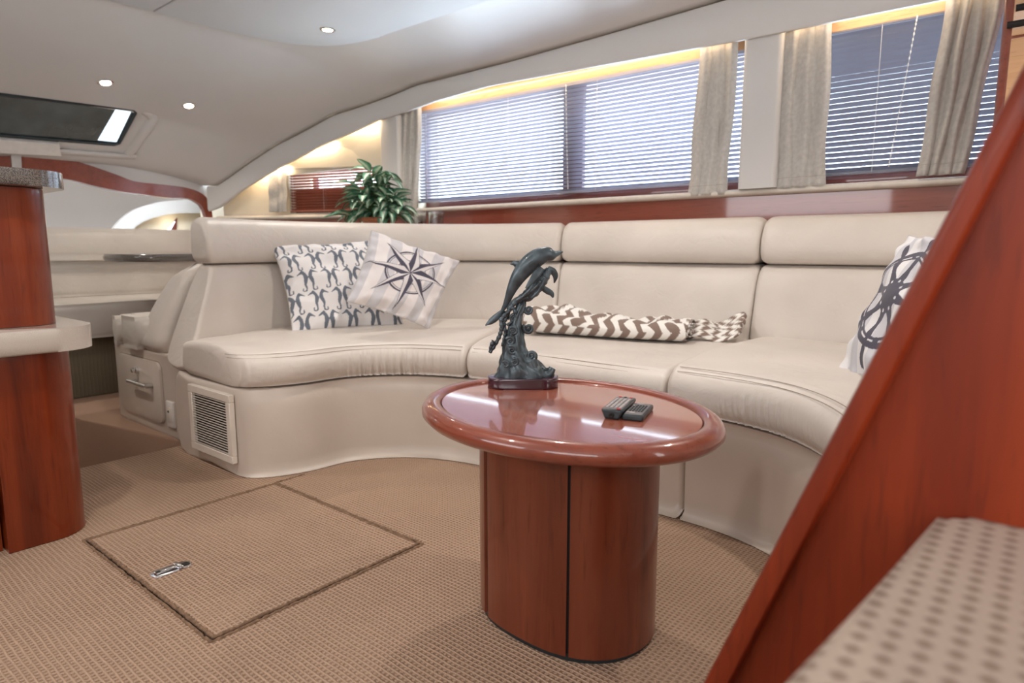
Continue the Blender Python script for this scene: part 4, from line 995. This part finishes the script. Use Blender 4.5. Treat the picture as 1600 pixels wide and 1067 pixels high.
# chevron throw rolled on the middle seat
th = thing('rolled_throw', 'taupe and white chevron throw blanket folded into a flat roll with a loose end', 'blanket', (-1.45, 2.5, 0.49))
A0, A1 = np.array([-1.79, 2.22, 0.499]), np.array([-1.10, 2.40, 0.499]); ux = (A1 - A0); LT = np.linalg.norm(ux); ux = ux / LT; uy = np.array([-ux[1], ux[0], 0])
DARK = np.array([0.23, 0.165, 0.135]); CRM = np.array([0.80, 0.77, 0.72])
nS, nP = 260, 140; V = []; col = []
for i in range(nS + 1):
    s = i / nS; e = min(s, 1 - s) * LT
    hh = 0.102 * (1 + 0.14 * math.sin(s * 5.2 + 1.4)) - 0.018 * s; dd = 0.30 * (1 - 0.10 * s) + 0.012 * math.sin(s * 7)
    q = math.sqrt(max(0, 1 - max(0, 1 - e / 0.035) ** 2)) if s < 0.5 else 1 - 0.10 * max(0, 1 - e / 0.02) ** 2
    q = max(q, 0.25)
    per = 0
    prev = None
    for k in range(nP):
        a = 2 * PI * k / nP + PI * 1.0; ca, sa = math.cos(a), math.sin(a)
        y = dd / 2 + dd / 2 * math.copysign(abs(ca) ** 0.62, ca) * (0.9 + 0.1 * q); z = hh / 2 + hh / 2 * math.copysign(abs(sa) ** 0.75, sa) * q
        if sa > 0:
            z += 0.012 * math.sin(y * 34 + s * 9) * sa + 0.008 * math.sin(s * 22 + y * 15) * sa + 0.006 * math.sin(s * 41 - y * 40) * sa
            z -= 0.022 * max(0, y / dd - 0.25) * sa * (0.5 + 0.5 * math.sin(s * 6 + 2))
        z = max(z, 0.0)
        p = A0 + ux * (s * LT) + uy * y + UP * z
        if prev is not None: per += np.linalg.norm((p - prev) * np.array([0.9, 1, 1]))
        prev = p; V.append(p)
        pp = (per - 0.05) / 0.105; tri = abs(pp - math.floor(pp) - 0.5) * 2
        f = (s * LT / 0.066 + tri * 0.55) % 1.0
        col.append(DARK if f < 0.5 else CRM)
Fc = []
for i in range(nS):
    for k in range(nP): Fc.append((i * nP + k, i * nP + (k + 1) % nP, (i + 1) * nP + (k + 1) % nP, (i + 1) * nP + k))
Fc.append(tuple(range(nP))[::-1])
mesh('rolled_body', V, Fc, M['throwmat'], th, smooth=180, col=np.array(col))
# the rolled layers seen at the right end
def ribbon(P, wdt, name, parent, across, seed=0, thick=0.004, per=0.06):
    rr = random.Random(seed); rows = []; cols = []; s = 0
    P = [np.array(p, float) for p in P]
    for i, p in enumerate(P):
        if i: s += np.linalg.norm(P[i] - P[i - 1])
        row = []
        t = P[min(i + 1, len(P) - 1)] - P[max(0, i - 1)]; t /= np.linalg.norm(t) + 1e-9; nn = np.cross(t, across); nn /= np.linalg.norm(nn) + 1e-9
        for k in range(13):
            c_ = (k / 12 - 0.5) * wdt; row.append(p + np.array(across) * c_ + nn * 0.003 * math.sin(k * 1.1 + i * 0.2 + seed))
            pp = k / 12 * 2; tri = abs(pp - math.floor(pp) - 0.5) * 2
            cols.append(DARK if ((s / per + tri * 0.5) % 1) < 0.5 else CRM)
        rows.append(row)
    V, Fc = grid(rows); o = mesh(name, V, Fc, M['throwmat'], parent, smooth=180, col=np.array(cols)); md = o.modifiers.new('s', 'SOLIDIFY'); md.thickness = thick; return o
sp = []
for k in range(90):
    a = k / 89 * 5.2 * PI; q = 1 - k / 89 * 0.9
    sp.append(A1 - ux * 0.022 + uy * (0.115 + 0.105 * q * math.cos(a + 0.5)) + UP * (0.040 + 0.032 * q * math.sin(a + 0.5)))
ribbon(sp, 0.05, 'rolled_layers', th, ux, 1, 0.005)
# loose gathered end trailing towards the back of the seat
for k, (off, hgt, sd) in enumerate(((0.16, 0.045, 2), (0.215, 0.06, 3), (0.26, 0.035, 4))):
    P = curve([A1 + uy * off - ux * 0.05 + UP * 0.03, A1 + uy * (off + .01) + ux * 0.03 + UP * hgt, A1 + uy * (off + 0.03) + ux * 0.10 + UP * (0.02 + 0.008 * k), A1 + uy * (off + 0.04) + ux * 0.155 + UP * (0.035 + 0.018 * k), A1 + uy * (off + 0.055) + ux * 0.185 + UP * (0.055 + 0.012 * k), A1 + uy * (off + 0.075) + ux * 0.160 + UP * 0.035], 8)
    ribbon(P, 0.085, 'loose_end', th, (uy * 0.85 + UP * 0.5) / np.linalg.norm(uy * 0.85 + UP * 0.5), sd, 0.007, 0.05)

#==================================================================== DOLPHIN STATUE
ZTB = 0.522; FS = 1.635
sc_ = 1020 / FS
bc = atz(817, 603, ZTB)
FS = -bc[0] * SP + bc[1] * CP
sta = thing('dolphin_statue', 'dark verdigris bronze statue of leaping dolphins over a wave on a plum base', 'statue', bc)
def sw(px, py, dy=0.0): return atf(px, py, FS + dy)
pl_ = [bc + RIGHT * x + AWAY * y for x, y in rrect(-0.090, -0.050, 0.090, 0.050, 0.040, 8)]
mesh('plinth', *prism([(p[0], p[1]) for p in pl_], ZTB, ZTB + 0.027, 0.005, 3), M['plinth'], sta)
# wave column: ridged loft
prof_ = [(593, 775, 862, .042), (586, 776, 862, .043), (578, 778, 856, .042), (570, 780, 846, .038), (560, 783, 836, .034), (548, 786, 824, .030), (535, 788, 820, .027), (520, 791, 818, .024), (505, 796, 815, .021), (495, 799, 816, .019), (484, 804, 820, .016), (476, 808, 822, .013), (470, 812, 822, .008)]
rows = []
pp_ = np.array(prof_, float)
for t in np.linspace(0, len(prof_) - 1, 70):
    py, xa, xb, dp = cr(pp_, t); row = []
    for k in range(48):
        a = 2 * PI * k / 48; rg = 1 + 0.09 * math.sin(a * 7 + py * 0.09) + 0.05 * math.sin(a * 13 - py * 0.2)
        row.append(sw((xa + xb) / 2 + (xb - xa) / 2 * math.cos(a) * rg, py, dp * math.sin(a) * rg))
    rows.append(row)
V, Fc = grid(rows, True); Fc.append(tuple(range(48))[::-1]); Fc.append(tuple(range(len(V) - 48, len(V))))
zb_ = ZTB + 0.0265; V = [np.array([v[0], v[1], max(v[2], zb_)]) for v in V]
mesh('wave', V, Fc, M['bronze'], sta, smooth=180)
def curl(cx, cy, r, dy, turn=1.6, mir=1, w_=0.45, rot=0):
    P = []; R = []
    for k in range(44):
        q = k / 33; a = rot + q * turn * 2 * PI; rad = r * (1 - 0.82 * q)
        P.append(sw(cx + mir * rad * math.cos(a), cy - rad * math.sin(a), dy)); R.append(r * (w_ * (1 - 0.55 * q)) / sc_)
    return tube(P, R, 8)
for (cx, cy, r, dy, mir, rot) in ((826, 513, 8, -.006, 1, 2.4), (826, 484, 7, -.004, 1, 2.4), (830, 556, 10, -.022, 1, 2.6), (804, 566, 6, -.040, -1, 1), (790, 569, 5.5, -.038, -1, .5), (797, 533, 7, -.026, -1, .4), (800, 547, 7.5, -.029, -1, .9), (802, 517, 7, -.022, -1, .6), (803, 497, 6, -.018, 1, 1.5), (855, 580, 7, -.012, 1, 2.4)):
    mesh('wave_curl', *curl(cx, cy, r, dy, 1.6, mir, 0.42, rot), M['bronze'], sta, smooth=180)
mb = MB()
# swell that rises to the right of the base
P = [sw(842, 588, -.01), sw(851, 583, -.01), sw(858, 577, -.008), sw(863, 575, -.006)]
mesh('wave_swell', *tube(curve([sw(828, 562, -.02), sw(836, 578, -.02), sw(848, 586, -.014), sw(858, 583, -.01), sw(863, 575, -.006)], 6), [q / sc_ for q in np.linspace(11, 6, 25)], 10), M['bronze'], sta, smooth=180)
def tail_fluke(p0, pa, pb, dy=0.0, name='fluke', parent=None):
    for q in (pa, pb):
        P = curve([sw(*p0, dy), sw((p0[0] * .5 + q[0] * .5) + 1.5, p0[1] * .5 + q[1] * .5 - 1, dy + q[2] * .5), sw(q[0], q[1], dy + q[2])], 6)
        n_ = len(P); R = [max(0.4, 4.8 * math.sin(PI * (0.25 + 0.75 * k / (n_ - 1)))) / sc_ for k in range(n_)]
        mesh(name, *tube(P, R, 10, flat=0.3, up=AWAY), M['bronze'], parent, smooth=180)
spine = [(783, 489), (789, 478), (794, 466), (801, 449), (811, 431), (824, 415), (839, 403), (853, 397), (862, 398), (868, 397), (874, 395), (879, 393.5)]
rad = [2.6, 4.0, 5.6, 8.5, 12, 14.2, 14.0, 11.5, 9.2, 5.2, 3.4, 1.2]
sp3 = []; rr3 = []
for t in np.linspace(0, len(spine) - 1, 70):
    p = cr(spine, t); sp3.append(sw(p[0], p[1], -0.004 - 0.010 * math.sin(t / 11 * PI))); rr3.append(max(0.5, cr([(r, 0) for r in rad], t)[0]) / sc_)
d1 = mesh('dolphin', *tube(sp3, rr3, 20, flat=0.86, up=AWAY), M['bronze'], sta, smooth=180)
def fin(pts, rads, dy0, dy1, name, parent):
    P = []; R = []
    for t in np.linspace(0, len(pts) - 1, 18):
        p = cr(pts, t); q = t / (len(pts) - 1); P.append(sw(p[0], p[1], dy0 + (dy1 - dy0) * q)); R.append(max(0.3, cr([(r, 0) for r in rads], t)[0]) / sc_)
    return mesh(name, *tube(P, R, 12, flat=0.28, up=AWAY), M['bronze'], parent, smooth=180)
fin([(824, 424), (813, 416), (804, 411.5), (797.5, 413)], [11, 8.5, 4.5, 0.8], -.004, -.004, 'dorsal_fin', d1)
fin([(846, 418), (838, 429), (829, 441), (821, 450)], [5.5, 6, 4, 0.8], -.024, -.040, 'side_fin', d1)
fin([(856, 420), (864, 424), (868, 432), (866, 442)], [5, 5.5, 4.5, 1.2], .014, .03, 'side_fin', d1)
tail_fluke((785, 488), (758.5, 509, -.004), (795, 500, .02), -.004, 'fluke', d1)
fin([(787, 484), (775, 496), (766, 503), (758.5, 508)], [2.6, 5.5, 4.4, 0.7], -.006, -.004, 'fluke', d1)
# mouth line and eye
mesh('eye', *lathe([(0.0002, -.0014), (0.0014, 0), (0.0002, .0014)], sw(851, 405, -.0245), 8), M['black'], d1)
spine2 = [(794, 484), (800, 474), (812, 468), (824, 462), (836, 450), (846, 437), (853, 428), (858, 420)]
rad2 = [3, 4.5, 6.5, 9.5, 11.5, 10.5, 8, 5]
sp3 = []; rr3 = []
for t in np.linspace(0, 7, 46):
    p = cr(spine2, t); sp3.append(sw(p[0], p[1], 0.012)); rr3.append(cr([(r, 0) for r in rad2], t)[0] / sc_ * (1 + 0.07 * math.sin(t * 9)))
d2 = mesh('dolphin', *tube(sp3, rr3, 16, flat=0.8, up=AWAY), M['bronze'], sta, smooth=180)
fin([(848, 450), (856, 455), (862, 459), (864, 465)], [4.5, 5, 4, 1.5], .01, .01, 'side_fin', d2)
# kelp like strands running down the left side
for k, (pts, r0, r1, dy) in enumerate((([(826, 464), (808, 470), (797, 482), (790, 497), (785, 508)], 4.5, 3.5, -.012), ([(785, 505), (783, 517), (779, 528), (772, 541), (765, 551)], 3.8, 2.8, -.01), ([(788, 505), (789, 519), (787, 530), (784, 541)], 3.0, 1.6, -.014), ([(845, 440), (835, 450), (822, 460), (806, 470)], 2.4, 2.6, -.022), ([(852, 434), (843, 452), (830, 466)], 2.0, 2.6, -.02), ([(836, 438), (828, 452), (818, 462)], 2.0, 2.2, -.025), ([(800, 480), (806, 490), (800, 502), (792, 508)], 3.5, 2.0, -.015), ([(797, 484), (791, 490), (783, 500), (785, 512)], 3.0, 3.4, -.02), ([(765, 551), (767, 541), (772, 533)], 1.2, 4.4, -.012))):
    P = curve([sw(p[0], p[1], dy) for p in pts], 8); n_ = len(P)
    mesh('seaweed_strand', *tube(P, [(r0 + (r1 - r0) * i / (n_ - 1)) * (1 + 0.18 * math.sin(i * 1.3)) / sc_ for i in range(n_)], 9), M['bronze'], sta, smooth=180)

#==================================================================== REMOTE CONTROLS
M['rem_top'] = plain('grey_remote_face', (0.17, 0.155, 0.15), 0.4)
M['rem_btn'] = plain('pale_remote_buttons', (0.42, 0.38, 0.37), 0.5)
M['red'] = plain('red_button', (0.5, 0.03, 0.03), 0.4)
def remote(name, label, near, far, ztop, thick, wd, btns, tip=0.0, red=None, bulge=True):
    a, b = atz(*near, ztop), atz(*far, ztop); d_ = (b - a); L = np.linalg.norm(d_); ux = d_ / L; uy = np.array([-ux[1], ux[0], 0])
    root = thing(name, label, 'remote', (a + b) / 2 - UP * thick, 'remote controls on the table')
    def loc(V): return frame_map(V, a - UP * thick, ux, uy, UP)
    V, Fc = prism(rrect(0, -wd / 2, L, wd / 2, 0.006, 4), 0, thick, 0.004, 3)
    if bulge: V = [np.array([v[0], v[1] * (1 if v[2] > thick * .5 else 0.72), v[2]]) for v in V]
    mesh('shell', loc(V), Fc, M['black'], root)
    V, Fc = prism(rrect(0.006, -wd / 2 + 0.004, L - 0.006, wd / 2 - 0.004, 0.004, 3), thick - 0.0005, thick + 0.0006); mesh('face_plate', loc(V), Fc, M['rem_top'], root)
    for (u, v, su, sv, mt) in btns:
        V, Fc = bbox((L * u - su, wd * v - sv, thick + 0.0004), (L * u + su, wd * v + sv, thick + 0.0022), 0.0006, 1)
        mesh('button', loc(V), Fc, M[mt], root)
    return root, loc
bt = [(0.16 + 0.1 * r, -0.3 + 0.2 * c, 0.0042, 0.0032, 'rem_btn') for r in range(7) for c in range(4)] + [(0.06, -0.28, 0.004, 0.004, 'red'), (0.92, 0.25, 0.003, 0.003, 'red'), (0.92, 0.0, 0.003, 0.003, 'black'), (0.92, -0.28, 0.003, 0.003, 'red')]
r1, loc1 = remote('remote_control', 'thicker left remote with grey keys and a red button, lying against the other', (955.5, 640), (979, 620), 0.543, 0.021, 0.046, bt)
V, Fc = lathe([(0.006, 0), (0.006, 0.002), (0.004, 0.003), (0.001, 0.001)], (0, 0, 0), 16)
mesh('infrared_window', loc1(frame_map(V, (0.0, 0, 0.009), (0, 1, 0), (0, 0, 1), (-1, 0, 0))), Fc, M['dark'], r1)
bt = [(0.3 + 0.11 * r, -0.28 + 0.14 * c, 0.0030, 0.0022, 'black') for r in range(5) for c in range(5)] + [(0.15, 0.1, 0.004, 0.006, 'rem_btn'), (0.9, 0.1, 0.003, 0.008, 'rem_btn'), (0.72, 0.33, 0.003, 0.003, 'rem_btn'), (0.18, 0.32, 0.003, 0.003, 'rem_btn')]
r2, loc2 = remote('remote_control', 'flat right remote with tiny black keys, partly under its neighbour', (988, 648.5), (1006, 630), 0.535, 0.013, 0.044, bt, bulge=False)

#==================================================================== PLANT AND GLASSES ON THE SHELF BEHIND THE SOFA
rows = []
for t in np.linspace(4.3, 11, 60):
    f, w_, L = station(t); b = f + w_ * (L + 0.268); x = max(b[0] + (w_[0] * 0.35), -4.3) ; yo = yw(x) - 0.001
    if b[1] > yo - 0.005: b[1] = yo - 0.005
    rows.append([(b[0], b[1], 0.955), (x, yo, 0.955), (x, yo, 0.935), (b[0], b[1], 0.935)])
V, Fc = grid(rows, True); struct(mesh('trim_14', V, Fc, M['cherry_x'], smooth=40))
pc = atf(590, 345, 4.08); pc[2] = 0.956
pt = thing('potted_plant', 'bushy variegated green and white houseplant in a rattan pot behind the sofa', 'plant', pc)
mesh('pot', *lathe([(0.060, 0.0), (0.082, 0.02), (0.098, 0.07), (0.105, 0.10), (0.110, 0.105), (0.100, 0.108), (0.092, 0.09), (0.08, 0.075)], pc, 28), M['terracotta'], pt)
for z_ in (0.022, 0.045, 0.068, 0.09):
    r_ = 0.083 + 0.022 * (z_ / 0.1); mesh('woven_band', *tube([pc + np.array([r_ * math.cos(a), r_ * math.sin(a), z_]) for a in np.linspace(0, 2 * PI, 33)], 0.006, 6), M['terracotta'], pt, smooth=180)
mesh('soil', *lathe([(0.088, 0.080), (0.05, 0.088), (0.004, 0.09)], pc, 20), M['soil'], pt)
# one leaf shape, three bends
def leafmesh(i, bend, fold):
    nu, nv = 12, 6; V = []; Fc = []; uvs = []
    for a in range(nu + 1):
        u = a / nu; w2 = 0.5 * 0.40 * (math.sin(PI * u ** 0.75) ** 0.85 if 0 < u < 1 else 0.02)
        ang = bend * u; x = (math.sin(ang) / bend if bend else u); z = -(1 - math.cos(ang)) / bend
        for b in range(nv + 1):
            v = b / nv - 0.5; V.append((x, 2 * w2 * v, z + fold * abs(v) * 2 * w2 + 0.012 * math.sin(u * 14 + i) * abs(v) * 2)); uvs.append((u, b / nv))
    for a in range(nu):
        for b in range(nv): q = a * (nv + 1) + b; Fc.append((q, q + 1, q + nv + 2, q + nv + 1))
    me = bpy.data.meshes.new('leaf'); me.from_pydata(V, [], Fc); uv = me.uv_layers.new(name='UVMap')
    for lp_ in me.loops: uv.data[lp_.index].uv = uvs[lp_.vertex_index]
    me.shade_smooth(); me.materials.append(M['leaf']); return me
lm = [leafmesh(i, b_, f_) for i, (b_, f_) in enumerate(((0.9, 0.35), (1.5, 0.25), (0.5, 0.45)))]
rr = random.Random(12)
base = pc + UP * 0.085
for s_ in range(44):
    az = s_ * 2.39996 + rr.uniform(-.2, .2); el = rr.uniform(0.15, 1.45) if s_ > 4 else rr.uniform(1.0, 1.5)
    Ls = rr.uniform(0.12, 0.27) * (0.85 + 0.40 * math.sin(el)); hd = RIGHT * math.cos(az) * 1.12 + AWAY * math.sin(az) * 0.55
    if hd.dot(AWAY) > 0: hd = hd * 0.55
    P = curve([base + hd * 0.02, base + hd * Ls * 0.45 * math.cos(el) + UP * Ls * 0.55 * math.sin(el) + UP * .02, base + hd * Ls * math.cos(el) + UP * Ls * 0.95 * math.sin(el)], 5)
    mesh('stem', *tube(P, [0.0035 - 0.0002 * k for k in range(len(P))], 5), M['stem'], pt, smooth=180)
    for j in range(5):
        p = P[-1] if j == 0 else P[int(len(P) * (0.35 + 0.13 * j))] if int(len(P) * (0.35 + 0.13 * j)) < len(P) else P[-2]
        a2 = math.atan2(hd[1], hd[0]) + (rr.uniform(-.4, .4) if j == 0 else rr.choice((-1, 1)) * rr.uniform(0.5, 1.7))
        pitch = -rr.uniform(0.0, 0.7) if el > 0.5 else rr.uniform(-0.4, 0.3)
        o = bpy.data.objects.new('leaf', rr.choice(lm)); C.objects.link(o); o.parent = pt
        o.location = Vector(tuple(p - pc)); k_ = rr.uniform(0.11, 0.17); o.scale = (k_, k_, k_)
        o.rotation_euler = (rr.uniform(-.5, .5), pitch, a2)
for (px_, lb) in ((681, 'clear tumbler on the shelf just right of the plant'), (654, 'clear tumbler half hidden under the plant leaves')):
    gp = atf(px_, 345, 4.22); gp[2] = 0.956
    V, Fc = lathe([(0.040, 0.0), (0.043, 0.004), (0.050, 0.150), (0.0505, 0.153), (0.047, 0.153), (0.041, 0.012), (0.004, 0.010)], gp, 28)
    t_ = thing('glass_tumbler', lb, 'glass', gp, 'glass tumblers on the shelf'); mesh('glass_body', V, Fc, M['glass'], t_, smooth=50)
    mesh('rim_band', *tube([gp + np.array([0.0485 * math.cos(a), 0.0485 * math.sin(a), 0.153]) for a in np.linspace(0, 2 * PI, 33)], 0.0022, 6), M['glass'], t_, smooth=180)
